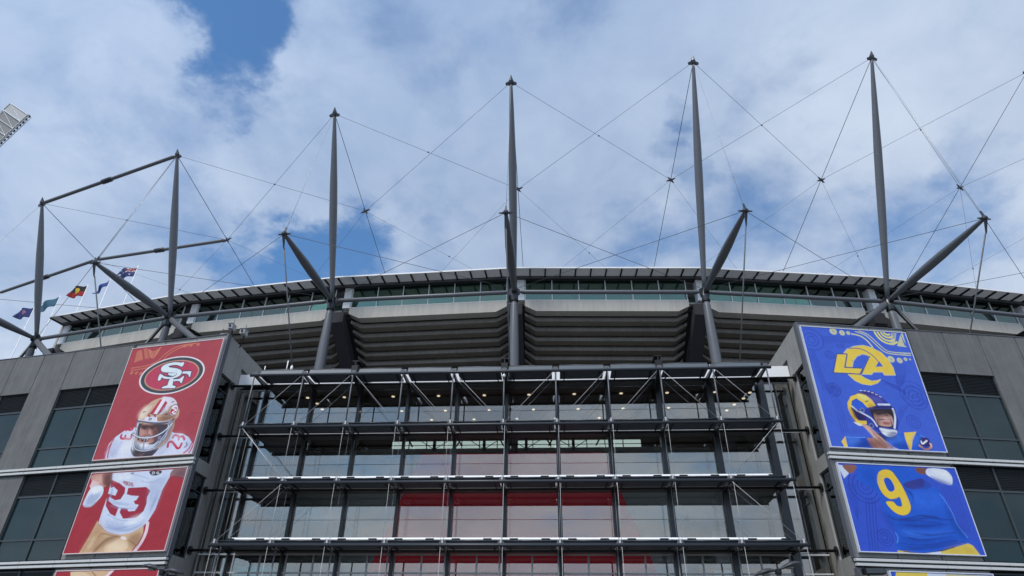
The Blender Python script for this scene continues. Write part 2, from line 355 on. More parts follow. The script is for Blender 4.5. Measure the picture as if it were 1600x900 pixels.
# ------------------------------------------------------------------ painter for the printed banners (flat print)
def s2l(c):
    c = np.array(c, float)/255.0
    return np.where(c <= 0.04045, c/12.92, ((c+0.055)/1.055)**2.4)
class Print:
    """A flat print on a banner. Shapes are given in banner metres via a pixel->banner function."""
    SS = 2
    def __init__(s, w, h, ppm, bg):
        s.ppm = ppm*s.SS; s.W = int(w*ppm)*s.SS; s.H = int(h*ppm)*s.SS; s.w = w; s.h = h
        s.img = np.zeros((s.H, s.W, 3)); s.img[:] = s2l(bg)
        s.conv = None
    def mask(s, pts):
        p = np.array(pts)*s.ppm; x0 = max(int(p[:, 0].min())-1, 0); x1 = min(int(p[:, 0].max())+2, s.W); y0 = max(int(p[:, 1].min())-1, 0); y1 = min(int(p[:, 1].max())+2, s.H)
        if x1 <= x0 or y1 <= y0: return None
        X, Y = np.meshgrid(np.arange(x0, x1)+.5, np.arange(y0, y1)+.5); m = np.zeros(X.shape, bool)
        q = np.roll(p, -1, 0)
        for (ax, ay), (bx, by) in zip(p, q):
            if ay == by: continue
            c = ((ay > Y) != (by > Y)); xi = ax+(Y-ay)*(bx-ax)/(by-ay); m ^= c & (X < xi)
        return m, x0, x1, y0, y1
    def paint(s, pts, col, a=1.0):
        r = s.mask(pts)
        if r is None: return
        m, x0, x1, y0, y1 = r; v = s.img[y0:y1, x0:x1]; v[m] = v[m]*(1-a)+s2l(col)*a
    def sm(s, pts, closed=True, n=6):
        P = np.array(pts, float); L = len(P); out = []
        rng = range(L) if closed else range(L-1)
        for i in rng:
            if closed: p0, p1, p2, p3 = P[i-1], P[i], P[(i+1) % L], P[(i+2) % L]
            else: p0, p1, p2, p3 = P[max(i-1, 0)], P[i], P[i+1], P[min(i+2, L-1)]
            for k in range(n):
                t = k/n; out.append(.5*((2*p1)+(-p0+p2)*t+(2*p0-5*p1+4*p2-p3)*t*t+(-p0+3*p1-3*p2+p3)*t**3))
        if not closed: out.append(P[-1])
        return np.array(out)
    def poly(s, pts, col, a=1.0, smooth=True):
        q = np.array([s.conv(*p) for p in pts]); s.paint(s.sm(q) if smooth else q, col, a)
    def line(s, pts, col, w, a=1.0, smooth=True):
        q = np.array([s.conv(*p) for p in pts]); s.stroke(s.sm(q, False) if smooth and len(q) > 2 else q, col, w, a)
    def stroke(s, q, col, w, a=1.0):
        h = w/2
        X0 = max(int((q[:, 0].min()-w)*s.ppm), 0); X1 = min(int((q[:, 0].max()+w)*s.ppm)+1, s.W); Y0 = max(int((q[:, 1].min()-w)*s.ppm), 0); Y1 = min(int((q[:, 1].max()+w)*s.ppm)+1, s.H)
        if X1 <= X0 or Y1 <= Y0: return
        X, Y = np.meshgrid((np.arange(X0, X1)+.5)/s.ppm, (np.arange(Y0, Y1)+.5)/s.ppm); m = np.zeros(X.shape, bool)
        for (ax, ay), (bx, by) in zip(q[:-1], q[1:]):
            dx, dy = bx-ax, by-ay; L2 = dx*dx+dy*dy+1e-12
            t = np.clip(((X-ax)*dx+(Y-ay)*dy)/L2, 0, 1); m |= (X-ax-t*dx)**2+(Y-ay-t*dy)**2 < h*h
        v = s.img[Y0:Y1, X0:X1]; v[m] = v[m]*(1-a)+s2l(col)*a
    def soft(s, pts, col, a=.5, blur=.12):
        q = s.sm(np.array([s.conv(*p) for p in pts])); r = s.mask(q)
        if r is None: return
        m, x0, x1, y0, y1 = r; b = max(int(blur*s.ppm), 1); f = np.zeros((y1-y0+6*b, x1-x0+6*b)); f[3*b:3*b+y1-y0, 3*b:3*b+x1-x0] = m
        for _ in range(3):
            for ax in (0, 1):
                c_ = np.cumsum(f, ax); k = 2*b//2*1
                g = np.roll(c_, -k, ax)-np.roll(c_, k+1, ax); f = g/(2*k+1)
                if ax: f[:, :k+1] = 0; f[:, -k-1:] = 0
                else: f[:k+1] = 0; f[-k-1:] = 0
        X0, Y0 = x0-3*b, y0-3*b; xa, ya = max(X0, 0), max(Y0, 0); xb, yb = min(X0+f.shape[1], s.W), min(Y0+f.shape[0], s.H)
        g = np.clip(f[ya-Y0:yb-Y0, xa-X0:xb-X0], 0, 1)[..., None]*a; v = s.img[ya:yb, xa:xb]; v[:] = v*(1-g)+s2l(col)*g
    def softline(s, pts, col, w, a=.5, blur=.06):
        P = np.array(pts, float); d = np.gradient(P, axis=0); nn = np.stack([-d[:, 1], d[:, 0]], 1); nn /= np.linalg.norm(nn, axis=1)[:, None]+1e-9
        k = w*.5*np.sin(np.linspace(.15, math.pi-.15, len(P)))[:, None]
        s.soft([tuple(x) for x in np.vstack([P+nn*k, (P-nn*k)[::-1]])], col, a, blur)
    def ell(s, c, rx, ry, col, a=1.0, ang=0, a0=0, a1=360):
        t = np.radians(np.linspace(a0, a1, 72, endpoint=False)); x = rx*np.cos(t); y = ry*np.sin(t); k = math.radians(ang)
        s.paint(np.stack([c[0]+x*math.cos(k)-y*math.sin(k), c[1]+x*math.sin(k)+y*math.cos(k)], 1), col, a)
    def arc(s, c, rx, ry, col, w, a0=0, a1=360, a=1.0):
        t = np.radians(np.linspace(a0, a1, 50)); s.stroke(np.stack([c[0]+rx*np.cos(t), c[1]+ry*np.sin(t)], 1), col, w, a)
    def material(s, name, gain=1.0):
        S = s.SS; im = s.img[:s.H//S*S, :s.W//S*S].reshape(s.H//S, S, s.W//S, S, 3).mean((1, 3))
        im = (im*2+np.roll(im, 1, 0)+np.roll(im, -1, 0)+np.roll(im, 1, 1)+np.roll(im, -1, 1))/6
        rg = np.random.RandomState(5); h, w = im.shape[:2]
        for cells, am in ((24, .05), (90, .05)):
            g = rg.rand(cells+2, cells+2); yy = np.linspace(0, cells, h); xx = np.linspace(0, cells, w); yi = yy.astype(int); xi = xx.astype(int); fy = (yy-yi)[:, None]; fx = (xx-xi)[None]
            n_ = (g[yi][:, xi]*(1-fx)+g[yi][:, xi+1]*fx)*(1-fy)+(g[yi+1][:, xi]*(1-fx)+g[yi+1][:, xi+1]*fx)*fy; im = im*(1+(n_[..., None]-.5)*2*am)
        im = np.clip(im*gain, 0.004, 0.86)
        I = bpy.data.images.new(name, w, h, float_buffer=True); I.colorspace_settings.name = 'Linear Rec.709'
        px = np.ones((h, w, 4), np.float32); px[..., :3] = im; I.pixels.foreach_set(px.ravel()); I.update(); I.pack()
        m, t, o = new_mat(name); b = t.nodes.new('ShaderNodeBsdfPrincipled'); t.links.new(b.outputs[0], o.inputs[0]); b.inputs['Roughness'].default_value = 0.55; b.inputs['Specular IOR Level'].default_value = 0.3
        tx = t.nodes.new('ShaderNodeTexImage'); tx.image = I; tx.extension = 'EXTEND'; tx.interpolation = 'Cubic'
        g = t.nodes.new('ShaderNodeNewGeometry')
        k = math_(t, 'ADD', math_(t, 'MULTIPLY', math_(t, 'SUBTRACT', noise(t, g.outputs['Position'], 1.3, 5, 0.6), 0.5), 0.16), 1.0)
        v = t.nodes.new('ShaderNodeVectorMath'); v.operation = 'SCALE'; t.links.new(tx.outputs[0], v.inputs[0]); t.links.new(k, v.inputs['Scale'])
        t.links.new(v.outputs[0], b.inputs['Base Color'])
        bp = t.nodes.new('ShaderNodeBump'); bp.inputs['Strength'].default_value = 0.15; bp.inputs['Distance'].default_value = 0.05
        t.links.new(noise(t, g.outputs['Position'], 0.8, 2, 0.5), bp.inputs['Height']); t.links.new(bp.outputs[0], b.inputs['Normal'])
        return m
# a point of the photograph on the (vertical) plane of a wing, in metres along and up it
def on_wing(sg, px, py):
    a = A10*sg; P0 = np.array([sg*19.95, 39.6, 0]); n = np.array([-math.sin(a), math.cos(a), 0]); P0 = P0-n*0.2
    d = ray(px, py); q = CAM+d*((P0-CAM)@n)/(d@n)
    return math.hypot(q[0]-P0[0], q[1]-P0[1])*sg, q[2]
def banner(sg, s0, s1, z0, z1, pr, name, label, trim):
    P = PL if sg < 0 else PR
    c = P((s0+s1)/2, -0.1, z0)
    t = thing('banner', label, 'banner', c, 'team banners hung on the wing walls')
    m = pr.material(name)
    me = bpy.data.meshes.new('print'); org = ORG[t.name]
    # gently sagging cloth: a grid with real thickness behind it
    nx, nz = 14, 14; V = []; F = []; UV = []
    L, Rr = (s1, s0) if sg < 0 else (s0, s1)                # left edge as one faces it
    for j in range(nz+1):
        for i in range(nx+1):
            u, v = i/nx, j/nz; s_ = L+(Rr-L)*u; z_ = z0+(z1-z0)*v
            d = -0.20+0.018*math.sin(u*9+v*5)*math.sin(v*math.pi)*math.sin(u*math.pi)
            q = P(s_, d, z_); V.append((q[0]-org[0], q[1]-org[1], q[2]-org[2])); UV.append((u, v))
    for j in range(nz):
        for i in range(nx):
            a = j*(nx+1)+i; F.append((a, a+1, a+nx+2, a+nx+1))
    me.from_pydata(V, [], F); me.materials.append(m)
    ul = me.uv_layers.new(name='UVMap')
    for lp in me.loops: ul.data[lp.index].uv = UV[lp.vertex_index]
    for p in me.polygons: p.use_smooth = True
    o = bpy.data.objects.new('print', me); COL.objects.link(o); o.parent = t
    M().box(s0, s1, -0.165, -0.02, z0, z1, T=P).build('backing_board', 'panel_grey', t)
    B = 0.05
    for a, b, zc, zd in ((s0-B, s1+B, z1, z1+B), (s0-B, s1+B, z0-B, z0), (s0-B, s0, z0, z1), (s1, s1+B, z0, z1)):
        M().box(a, b, -0.225, -0.02, zc, zd, T=P).build('trim', trim, t)
    return t
def mkprint(sg, s0, s1, z0, z1, bg):
    p = Print(s1-s0, z1-z0, 58, bg)
    def setz(ox, oy, k):
        def c(x, y):
            s_, z_ = on_wing(sg, ox+x/k, oy+y/k); a = abs(s_)
            return ((s1-a) if sg < 0 else (a-s0), z_-z0)
        p.conv = c
    p.setz = setz; return p
mat('trim_pink', (0.72, 0.60, 0.60), 0.5, var=0.03); mat('trim_white', (0.66, 0.70, 0.80), 0.5, var=0.03)
RED = (172, 66, 76); RED2 = (166, 46, 58); BLU = (66, 100, 208); BLU2 = (52, 86, 200)
# ---- left upper banner
bl1 = (0.20, 7.85, 14.20, 22.52); p = mkprint(-1, *bl1, RED)
p.setz(150, 510, 4.09)
ORN = (208, 128, 98); DRD = (150, 50, 64)
for q, w_ in (([(225, 268), (330, 250), (395, 220), (440, 178), (520, 130), (640, 108)], .07), ([(225, 282), (340, 262), (410, 230), (455, 185), (530, 140), (600, 122)], .06)): p.line(q, ORN, w_)
p.poly([(263, 160), (292, 150), (300, 212), (243, 233)], ORN, .7, False); p.poly([(305, 145), (325, 140), (338, 205), (312, 210)], ORN, .6, False)
for k in range(4): p.line([(335+3*k, 150+14*k), (365, 165+12*k), (395-5*k, 150+12*k), (415-8*k, 135+13*k)], ORN, .09)
for x, y in ((565, 125), (608, 120), (652, 116), (258, 298), (285, 302), (228, 298)): p.ell(p.conv(x, y), .13, .13, ORN, .75)
for (x, y, rs) in ((660, 480, (.2, .42, .62, .8)), (330, 520, (.2, .4, .6))):
    for r_ in rs: p.arc(p.conv(x, y), r_, r_, DRD, .035, a=.55)
for k in range(5): p.line([(170+8*k, 620), (250+8*k, 480), (330+8*k, 420)], DRD, .03, .4); p.line([(560+10*k, 640), (600+10*k, 560), (680+6*k, 560)], DRD, .03, .4)
p.setz(200, 545, 11.25)
xl = p.conv(193, 560)[0]; xr = p.conv(1350, 365)[0]; zt = p.conv(950, 130)[1]; zb = p.conv(600, 805)[1]
c = ((xl+xr)/2, (zt+zb)/2); rx, ry = (xr-xl)/2, (zt-zb)/2
for k, col in ((1.0, (240, 232, 238)), (.955, (62, 72, 76)), (.84, (205, 152, 130)), (.80, (190, 66, 92))): p.ell(c, rx*k, ry*(k-(1-k)*.25), col)
S_ = [(985, 240), (955, 310), (900, 300), (860, 285), (780, 287), (712, 305), (735, 328), (850, 345), (925, 375), (942, 410), (915, 465), (840, 505), (750, 527), (640, 525), (590, 505), (565, 548), (522, 552), (552, 450), (592, 455), (640, 485), (720, 497), (800, 490), (845, 458), (848, 428), (790, 420), (640, 412), (585, 390), (580, 345), (620, 295), (700, 260), (800, 240), (880, 238), (930, 245)]
F_ = [[(700, 430), (845, 425), (840, 455), (790, 482), (740, 470), (705, 458)], [(735, 525), (800, 530), (775, 640), (835, 660), (820, 690), (585, 695), (600, 670), (690, 640), (715, 560)], [(800, 540), (900, 530), (975, 475), (982, 492), (940, 605), (915, 600), (915, 575), (870, 565), (800, 570)], [(945, 435), (965, 400), (1115, 395), (1085, 495), (1065, 490), (1065, 460), (1030, 440)]]
for q in [S_]+F_: p.line(q+[q[0]], (70, 60, 90), .14, smooth=False)
p.poly(S_, (225, 236, 246))
for q in F_: p.poly(q, (225, 236, 246), smooth=False)
p.setz(150, 610, 7.824)
WHT = (214, 219, 238)
p.poly([(95, 838), (110, 760), (160, 650), (250, 560), (360, 485), (470, 455), (600, 470), (900, 495), (960, 522), (1060, 530), (1130, 570), (1180, 650), (1205, 790), (470, 830)], WHT, smooth=False)
p.poly([(180, 800), (250, 700), (300, 620), (330, 640), (280, 740), (240, 812)], (190, 198, 222), .6); p.poly([(760, 780), (850, 700), (880, 600), (840, 760)], (188, 194, 220), .6)
for q in ([(105, 830), (122, 755), (162, 680), (215, 605)], [(140, 825), (150, 755), (188, 650)], [(1070, 765), (1130, 715), (1172, 640)], [(1130, 770), (1160, 720), (1185, 660)]): p.line(q, (198, 84, 104), .10)
for q in ([(875, 690), (885, 640), (925, 628), (960, 665), (990, 705), (1020, 700), (1045, 650)], [(938, 578), (960, 548), (1005, 560), (1008, 600)], [(1010, 575), (1055, 562), (1078, 598)], [(310, 545), (305, 580), (345, 592), (360, 555)], [(350, 590), (410, 595), (430, 575), (436, 540)], [(370, 488), (380, 470), (420, 485), (450, 470)]): p.line(q, (200, 40, 74), .16)
p.line([(1105, 640), (1110, 670), (1080, 695)], (120, 60, 90), .07)
p.poly([(440, 690), (455, 800), (560, 808), (690, 795), (800, 640), (700, 640)], (62, 54, 64))
p.poly([(500, 740), (560, 770), (600, 760), (560, 800), (480, 790)], (110, 84, 84), .8)
p.poly([(440, 720), (462, 560), (505, 385), (550, 275), (620, 190), (700, 125), (800, 88), (880, 78), (950, 100), (995, 170), (1015, 250), (1002, 320), (962, 365), (955, 430), (920, 520), (860, 640), (740, 715), (600, 742), (480, 735)], (206, 172, 146))
p.poly([(740, 330), (900, 330), (960, 350), (900, 385), (750, 378)], (176, 128, 100), .9)
p.poly([(560, 300), (640, 200), (690, 190), (600, 330), (540, 345)], (226, 200, 180), .8)
p.poly([(800, 95), (880, 80), (950, 102), (985, 165), (900, 190), (860, 260), (770, 285)], (226, 218, 230), .95)
p.poly([(775, 118), (812, 105), (702, 288), (660, 280)], (192, 58, 74), smooth=False); p.poly([(812, 105), (850, 98), (755, 292), (702, 288)], (238, 232, 242), smooth=False); p.poly([(846, 128), (872, 150), (782, 272), (742, 292)], (186, 64, 84), smooth=False)
p.line([(650, 280), (700, 292), (760, 288), (830, 220), (850, 150)], (60, 50, 66), .04)
p.poly([(600, 325), (742, 318), (748, 382), (588, 372)], (226, 224, 236), smooth=False); p.ell(p.conv(662, 352), .13, .09, (60, 60, 74)); p.ell(p.conv(662, 352), .06, .04, (220, 220, 230))
p.line([(640, 300), (655, 320)], (180, 50, 70), .12); p.line([(715, 300), (725, 320)], (180, 50, 70), .12)
p.ell(p.conv(948, 240), .36, .44, (44, 40, 50)); p.ell(p.conv(948, 240), .33, .41, (224, 216, 226)); p.ell(p.conv(938, 262), .24, .28, (188, 52, 62))
p.line([(985, 190), (930, 215), (975, 240), (945, 280)], (232, 228, 238), .09)
for x, y in ((935, 140), (860, 290), (590, 265)): p.line([(x-14, y+4), (x+14, y-4)], (50, 44, 54), .05)
p.line([(510, 372), (600, 385), (700, 398), (850, 395), (945, 352)], (84, 84, 104), .13); p.line([(520, 360), (600, 372), (700, 384), (850, 378), (930, 345)], (212, 214, 226), .07)
p.poly([(515, 402), (700, 412), (875, 412), (828, 600), (700, 662), (560, 655), (506, 600)], (66, 58, 66), smooth=False)
p.poly([(560, 420), (690, 420), (750, 500), (735, 600), (650, 655), (545, 645), (530, 540)], (184, 132, 122))
p.poly([(548, 425), (700, 428), (700, 470), (640, 455), (560, 465)], (120, 84, 86), .85); p.poly([(640, 470), (745, 500), (730, 600), (690, 560)], (148, 98, 92), .7)
p.poly([(550, 588), (612, 586), (604, 624), (562, 622)], (96, 44, 52)); p.line([(560, 592), (604, 590)], (228, 220, 220), .035)
p.poly([(488, 630), (560, 655), (690, 660), (765, 612), (745, 690), (620, 738), (500, 715)], (206, 214, 228)); p.poly([(540, 690), (640, 690), (600, 730)], (170, 178, 198), .7)
for q, w_ in (([(450, 530), (520, 570), (620, 580), (720, 560), (830, 500), (930, 400)], .12), ([(448, 720), (470, 560), (520, 400)], .10), ([(575, 730), (592, 600), (640, 555)], .06), ([(730, 690), (850, 560), (885, 420)], .13), ([(765, 640), (890, 470), (935, 395)], .10), ([(500, 610), (470, 700), (560, 740), (700, 715), (800, 620)], .09), ([(505, 400), (500, 560)], .07)):
    p.line(q, (96, 98, 122), w_+.05); p.line(q, (196, 200, 216), w_)
p.ell(p.conv(900, 385), .13, .16, (150, 152, 172)); p.ell(p.conv(775, 580), .14, .13, (140, 142, 164))
for q, c_, a_, b_ in (([(490, 640), (560, 740), (500, 800), (450, 780)], (30, 26, 34), .7, .10), ([(760, 560), (900, 500), (930, 600), (800, 720), (700, 760)], (96, 100, 136), .45, .22), ([(200, 640), (260, 600), (240, 740), (150, 830), (140, 760)], (120, 124, 166), .35, .2), ([(1090, 560), (1180, 660), (1200, 780), (1120, 780)], (120, 122, 166), .4, .2), ([(320, 640), (420, 560), (430, 760), (330, 820)], (245, 246, 255), .6, .25),
                      ([(930, 560), (1040, 540), (1060, 620), (960, 640)], (240, 242, 255), .4, .15), ([(520, 300), (600, 200), (640, 220), (560, 340)], (246, 226, 206), .8, .12), ([(820, 260), (960, 280), (960, 340), (800, 372)], (116, 78, 60), .7, .14), ([(960, 330), (955, 420), (900, 560), (860, 600), (900, 440)], (120, 90, 80), .7, .12), ([(560, 430), (700, 430), (690, 480), (570, 480)], (70, 44, 46), .8, .07),
                      ([(640, 480), (670, 480), (690, 560), (640, 570)], (216, 168, 156), .6, .06), ([(700, 440), (760, 460), (740, 620), (690, 600)], (96, 58, 56), .75, .08), ([(540, 500), (580, 480), (590, 570), (550, 590)], (206, 156, 144), .6, .06), ([(560, 640), (640, 640), (620, 700), (540, 690)], (240, 242, 250), .6, .06)): p.soft(q, c_, a_, b_)
for q, c_, w_ in (([(548, 446), (585, 436), (625, 452)], (52, 34, 36), .06), ([(660, 452), (690, 438), (725, 452)], (52, 34, 36), .06), ([(572, 466), (608, 470)], (36, 24, 30), .06), ([(672, 470), (706, 468)], (36, 24, 30), .06), ([(640, 470), (628, 520), (640, 540), (662, 538)], (126, 78, 72), .05), ([(560, 560), (580, 548), (640, 552), (690, 560)], (112, 66, 62), .04),
                  ([(556, 590), (600, 578), (650, 590), (610, 628), (566, 622), (556, 590)], (84, 36, 44), .06), ([(566, 594), (600, 588), (636, 594)], (232, 226, 224), .05), ([(720, 480), (740, 540), (715, 620)], (92, 58, 56), .06)): p.line(q, c_, w_)
for q, w_ in (([(450, 530), (520, 570), (620, 580), (720, 560), (830, 500), (930, 400)], .10), ([(575, 730), (592, 600), (640, 555)], .05), ([(730, 690), (850, 560), (885, 420)], .10), ([(765, 640), (890, 470), (935, 395)], .08), ([(500, 610), (470, 700), (560, 740), (700, 715), (800, 620)], .08), ([(505, 400), (500, 560)], .06)):
    p.line(q, (88, 90, 114), w_+.04); p.line(q, (202, 206, 220), w_*.7)
p.ell(p.conv(948, 240), .34, .42, (50, 44, 56)); p.ell(p.conv(948, 240), .31, .39, (226, 218, 228)); p.ell(p.conv(944, 246), .25, .31, (190, 50, 62)); p.line([(985, 195), (930, 212), (975, 238), (930, 268), (965, 285)], (236, 232, 240), .09)
for x, y in ((935, 140), (858, 290), (590, 265)): p.line([(x-14, y+4), (x+14, y-4)], (44, 38, 48), .06)
p.line([(650, 282), (700, 294), (760, 290), (830, 222), (852, 150)], (72, 56, 70), .04)
for q, w_ in (([(450, 530), (520, 570), (620, 580), (720, 560), (830, 500), (930, 400)], .05), ([(448, 720), (470, 560), (520, 400)], .04)): p.line(q, (236, 238, 246), w_)
B1 = banner(-1, *bl1, p, 'print_red_upper', 'upper left red banner with oval SF emblem and gold-helmeted football player', 'trim_pink')
# ---- left middle banner
bl2 = (0.20, 7.52, 8.30, 13.28); p = mkprint(-1, *bl2, RED2); p.setz(80, 720, 5)
for k in range(4): p.line([(860, 560+12*k), (900, 540+6*k), (960, 570+10*k), (940, 640)], (150, 36, 52), .05, .6)
for r_ in (.25, .5, .75): p.arc(p.conv(800, 690), r_, r_, (148, 36, 50), .05, a=.6)
p.poly([(325, 112), (475, 103), (475, 150), (420, 205), (350, 215), (318, 165)], (196, 146, 134)); p.poly([(400, 110), (478, 103), (470, 170), (410, 190)], (132, 84, 80), .8)
p.poly([(325, 150), (372, 170), (375, 200), (310, 225), (300, 200)], (224, 196, 198), smooth=False)
p.poly([(312, 215), (370, 195), (405, 207), (400, 265), (345, 330), (300, 362), (248, 352), (268, 290)], (222, 228, 240)); p.poly([(290, 280), (350, 255), (380, 270), (330, 325), (280, 340)], (196, 206, 224), .7); p.line([(250, 350), (300, 356), (345, 325)], (160, 170, 200), .05)
p.poly([(480, 98), (970, 68), (930, 118), (870, 222), (812, 380), (750, 480), (690, 530), (600, 572), (520, 578), (430, 552), (368, 490), (400, 390), (432, 300), (470, 160)], (208, 217, 236), smooth=False)
p.poly([(960, 66), (1085, 60), (1055, 130), (970, 118), (925, 122)], (146, 108, 112))
for q in ([(450, 330), (520, 340), (600, 350)], [(440, 420), (560, 470), (700, 450)], [(420, 520), (560, 540), (660, 500)], [(560, 520), (640, 500), (720, 460)], [(700, 160), (780, 170), (860, 140)], [(560, 120), (640, 110), (760, 140)]): p.line(q, (178, 190, 216), .07, .8)
p.poly([(365, 465), (372, 500), (430, 556), (520, 580), (620, 565), (720, 508), (716, 580), (640, 712), (212, 728), (290, 600)], (214, 178, 140), smooth=False)
for q, w_ in (([(520, 590), (440, 610), (380, 660), (330, 716)], .12), ([(560, 600), (480, 585), (400, 570), (370, 600)], .09), ([(600, 620), (650, 650), (670, 690)], .08)): p.line(q, (160, 122, 92), w_, .7)
p.poly([(430, 640), (520, 610), (600, 650), (560, 712), (420, 716)], (230, 200, 164), .7)
p.line([(752, 490), (738, 560), (700, 640), (650, 706)], (236, 212, 220), .22); p.line([(735, 500), (722, 560), (684, 634), (634, 700)], (170, 40, 66), .07); p.line([(770, 480), (756, 560), (716, 648), (668, 706)], (170, 40, 66), .07)
p.poly([(540, 598), (570, 592), (588, 612), (560, 618)], (236, 226, 222))
NR = (160, 42, 62)
p.poly([(470, 148), (530, 175), (578, 212), (572, 252), (540, 302), (500, 310), (452, 282), (448, 312), (480, 342), (526, 364), (500, 436), (460, 415), (426, 352), (440, 258), (462, 262), (500, 274), (518, 232), (488, 205), (462, 214)], NR, smooth=False)
p.poly([(600, 213), (740, 205), (774, 235), (748, 286), (742, 340), (720, 392), (662, 446), (560, 453), (534, 402), (546, 370), (592, 374), (600, 395), (650, 392), (682, 345), (652, 338), (642, 314), (662, 308), (684, 276), (622, 272), (588, 262)], NR, smooth=False)
p.poly([(770, 84), (855, 78), (858, 98), (820, 116), (780, 112)], (52, 48, 60)); p.line([(790, 90), (790, 104), (806, 102), (806, 90), (790, 90)], (224, 226, 234), .04); p.line([(838, 88), (824, 92), (828, 104), (842, 100), (836, 96)], (224, 226, 234), .04)
p.poly([(612, 96), (655, 93), (634, 106)], (70, 70, 90), smooth=False)
for q, c_, a_, b_ in (([(440, 470), (560, 500), (700, 480), (740, 440), (690, 520), (520, 560), (430, 540)], (150, 164, 200), .55, .12), ([(780, 180), (900, 120), (860, 240), (800, 390), (760, 400)], (158, 170, 206), .5, .15), ([(480, 110), (620, 104), (600, 150), (490, 150)], (240, 244, 255), .6, .12), ([(600, 460), (720, 420), (700, 480), (600, 520)], (238, 242, 255), .6, .1),
                      ([(365, 480), (420, 560), (380, 640), (300, 720), (220, 720), (300, 590)], (168, 124, 84), .5, .16), ([(440, 600), (540, 600), (440, 650), (340, 712), (330, 690)], (124, 82, 52), .6, .1), ([(600, 600), (700, 560), (690, 640), (640, 690)], (130, 88, 58), .6, .12), ([(480, 640), (580, 640), (560, 710), (430, 712)], (246, 220, 186), .7, .12), ([(300, 640), (340, 580), (330, 640), (270, 710)], (240, 212, 176), .6, .1),
                      ([(420, 120), (478, 105), (465, 190), (420, 200)], (92, 50, 46), .7, .08), ([(340, 130), (400, 130), (380, 190), (340, 180)], (226, 180, 166), .6, .08), ([(270, 300), (330, 250), (390, 260), (330, 340), (270, 352)], (150, 164, 200), .6, .08), ([(330, 210), (390, 205), (370, 250), (320, 260)], (246, 248, 255), .6, .06), ([(1000, 70), (1070, 70), (1050, 130), (960, 120)], (96, 66, 70), .6, .1)): p.soft(q, c_, a_, b_)
for q in ([(440, 300), (520, 330), (640, 340)], [(450, 350), (560, 372), (680, 372)], [(420, 500), (520, 530), (640, 500)], [(480, 190), (470, 260), (440, 320)], [(760, 420), (800, 330), (840, 240)], [(500, 545), (600, 545), (700, 500)]): p.softline(q, (140, 156, 196), 12, .7, .04)
FONT = {'4': "101101111001001", '9': "111101111001111", 'E': "111100110100111", 'R': "110101110101101", 'S': "111100111001111"}
for i, ch in enumerate("49ERS"):
    for k, b_ in enumerate(FONT[ch]):
        if b_ == '1':
            x = 560+i*16+(k % 3)*4.4+(k//3)*.6; y = 157+i*3.5+(k//3)*6.2; p.poly([(x, y), (x+4.6, y+.6), (x+4.6, y+7), (x, y+6.4)], NR, smooth=False)
B2 = banner(-1, *bl2, p, 'print_red_middle', 'middle left red banner with white number 23 jersey and gold pants', 'trim_pink')
bl3 = (0.20, 7.52, 2.3, 7.27); p = mkprint(-1, *bl3, RED2); p.setz(80, 720, 5)
p.poly([(150, 868), (300, 860), (480, 856), (430, 905), (380, 1100), (140, 1150)], (216, 180, 142), smooth=False); p.line([(480, 858), (430, 905), (390, 960)], (236, 212, 220), .2); p.line([(498, 856), (450, 905)], (150, 40, 66), .06)
p.poly([(155, 872), (240, 866), (300, 905), (180, 920)], (232, 204, 168), .8); p.line([(320, 868), (350, 905)], (160, 120, 90), .1, .7)
banner(-1, *bl3, p, 'print_red_lower', 'lowest left red banner showing only gold trouser legs behind the street lamp', 'trim_pink')
# ---- right upper banner
br1 = (0.20, 7.72, 14.28, 22.60); p = mkprint(1, *br1, BLU); p.setz(1240, 505, 7.619)
DB = (44, 66, 170); YEL = (246, 206, 78); PYL = (214, 212, 158)
for (x, y, rs) in ((210, 195, (.25, .5, .85)), (430, 380, (.15, .3)), (1420, 840, (.3, .6, .9)), (480, 790, (.15, .3, .45))):
    for r_ in rs: p.arc(p.conv(x, y), r_, r_*.95, DB, .05, a=.8)
for k in range(4): p.line([(330, 160+22*k), (560, 165+20*k), (760, 170+18*k)], DB, .04, .7); p.line([(180+18*k, 300), (270+18*k, 560), (360+18*k, 800)], DB, .04, .7)
for k in range(7): p.line([(1200+22*k, 480), (1215+20*k, 600), (1230+12*k, 720)], DB, .035, .7)
for k in range(5): p.line([(950+40*k, 640+14*k), (1130+30*k, 720+10*k), (1340, 860-10*k)], DB, .035, .6)
for k in range(9): p.line([(500+12*k, 250), (520+10*k, 290)], DB, .03, .7); p.line([(1190+16*k, 620), (1225+10*k, 700), (1240+8*k, 760)], DB, .03, .6)
for k in range(5): p.line([(120, 150+20*k), (150-5*k, 300), (200, 420+20*k), (240, 700)], DB, .03, .6)
p.setz(1280, 590, 6.924)
for (x, y, rs) in ((1045, 222, (.25, .5, .8)), (1020, 480, (.15, .3, .45)), (170, 150, (.2, .35))):
    for r_ in rs: p.arc(p.conv(x, y), r_, r_*.95, DB, .05, a=.8)
for k in range(4): p.line([(60+25*k, 60), (180+25*k, 350), (250+22*k, 600)], DB, .04, .6); p.line([(960-20*k, 300), (900-20*k, 420), (850-14*k, 520)], DB, .04, .6); p.line([(700+20*k, 60), (820+20*k, 120), (930, 150+8*k)], DB, .04, .6)
p.setz(1240, 505, 7.619)
p.line([(690, 128), (790, 152), (870, 205), (940, 285)], PYL, .10)
for q in ([(735, 100), (850, 142), (960, 238), (1060, 328), (1160, 366), (1395, 384)], [(775, 92), (880, 135), (985, 225), (1080, 310), (1170, 345), (1395, 362)]): p.line(q, PYL, .07)
for x, y, r_ in ((472, 98, .26), (577, 116, .2), (650, 118, .14), (1160, 430, .24), (1262, 445, .2), (1332, 430, .13), (1386, 432, .07)): p.ell(p.conv(x, y), r_, r_, PYL, .9); p.ell(p.conv(x, y), r_*.35, r_*.35, (150, 160, 170), .6)
cc = p.conv(1105, 100)
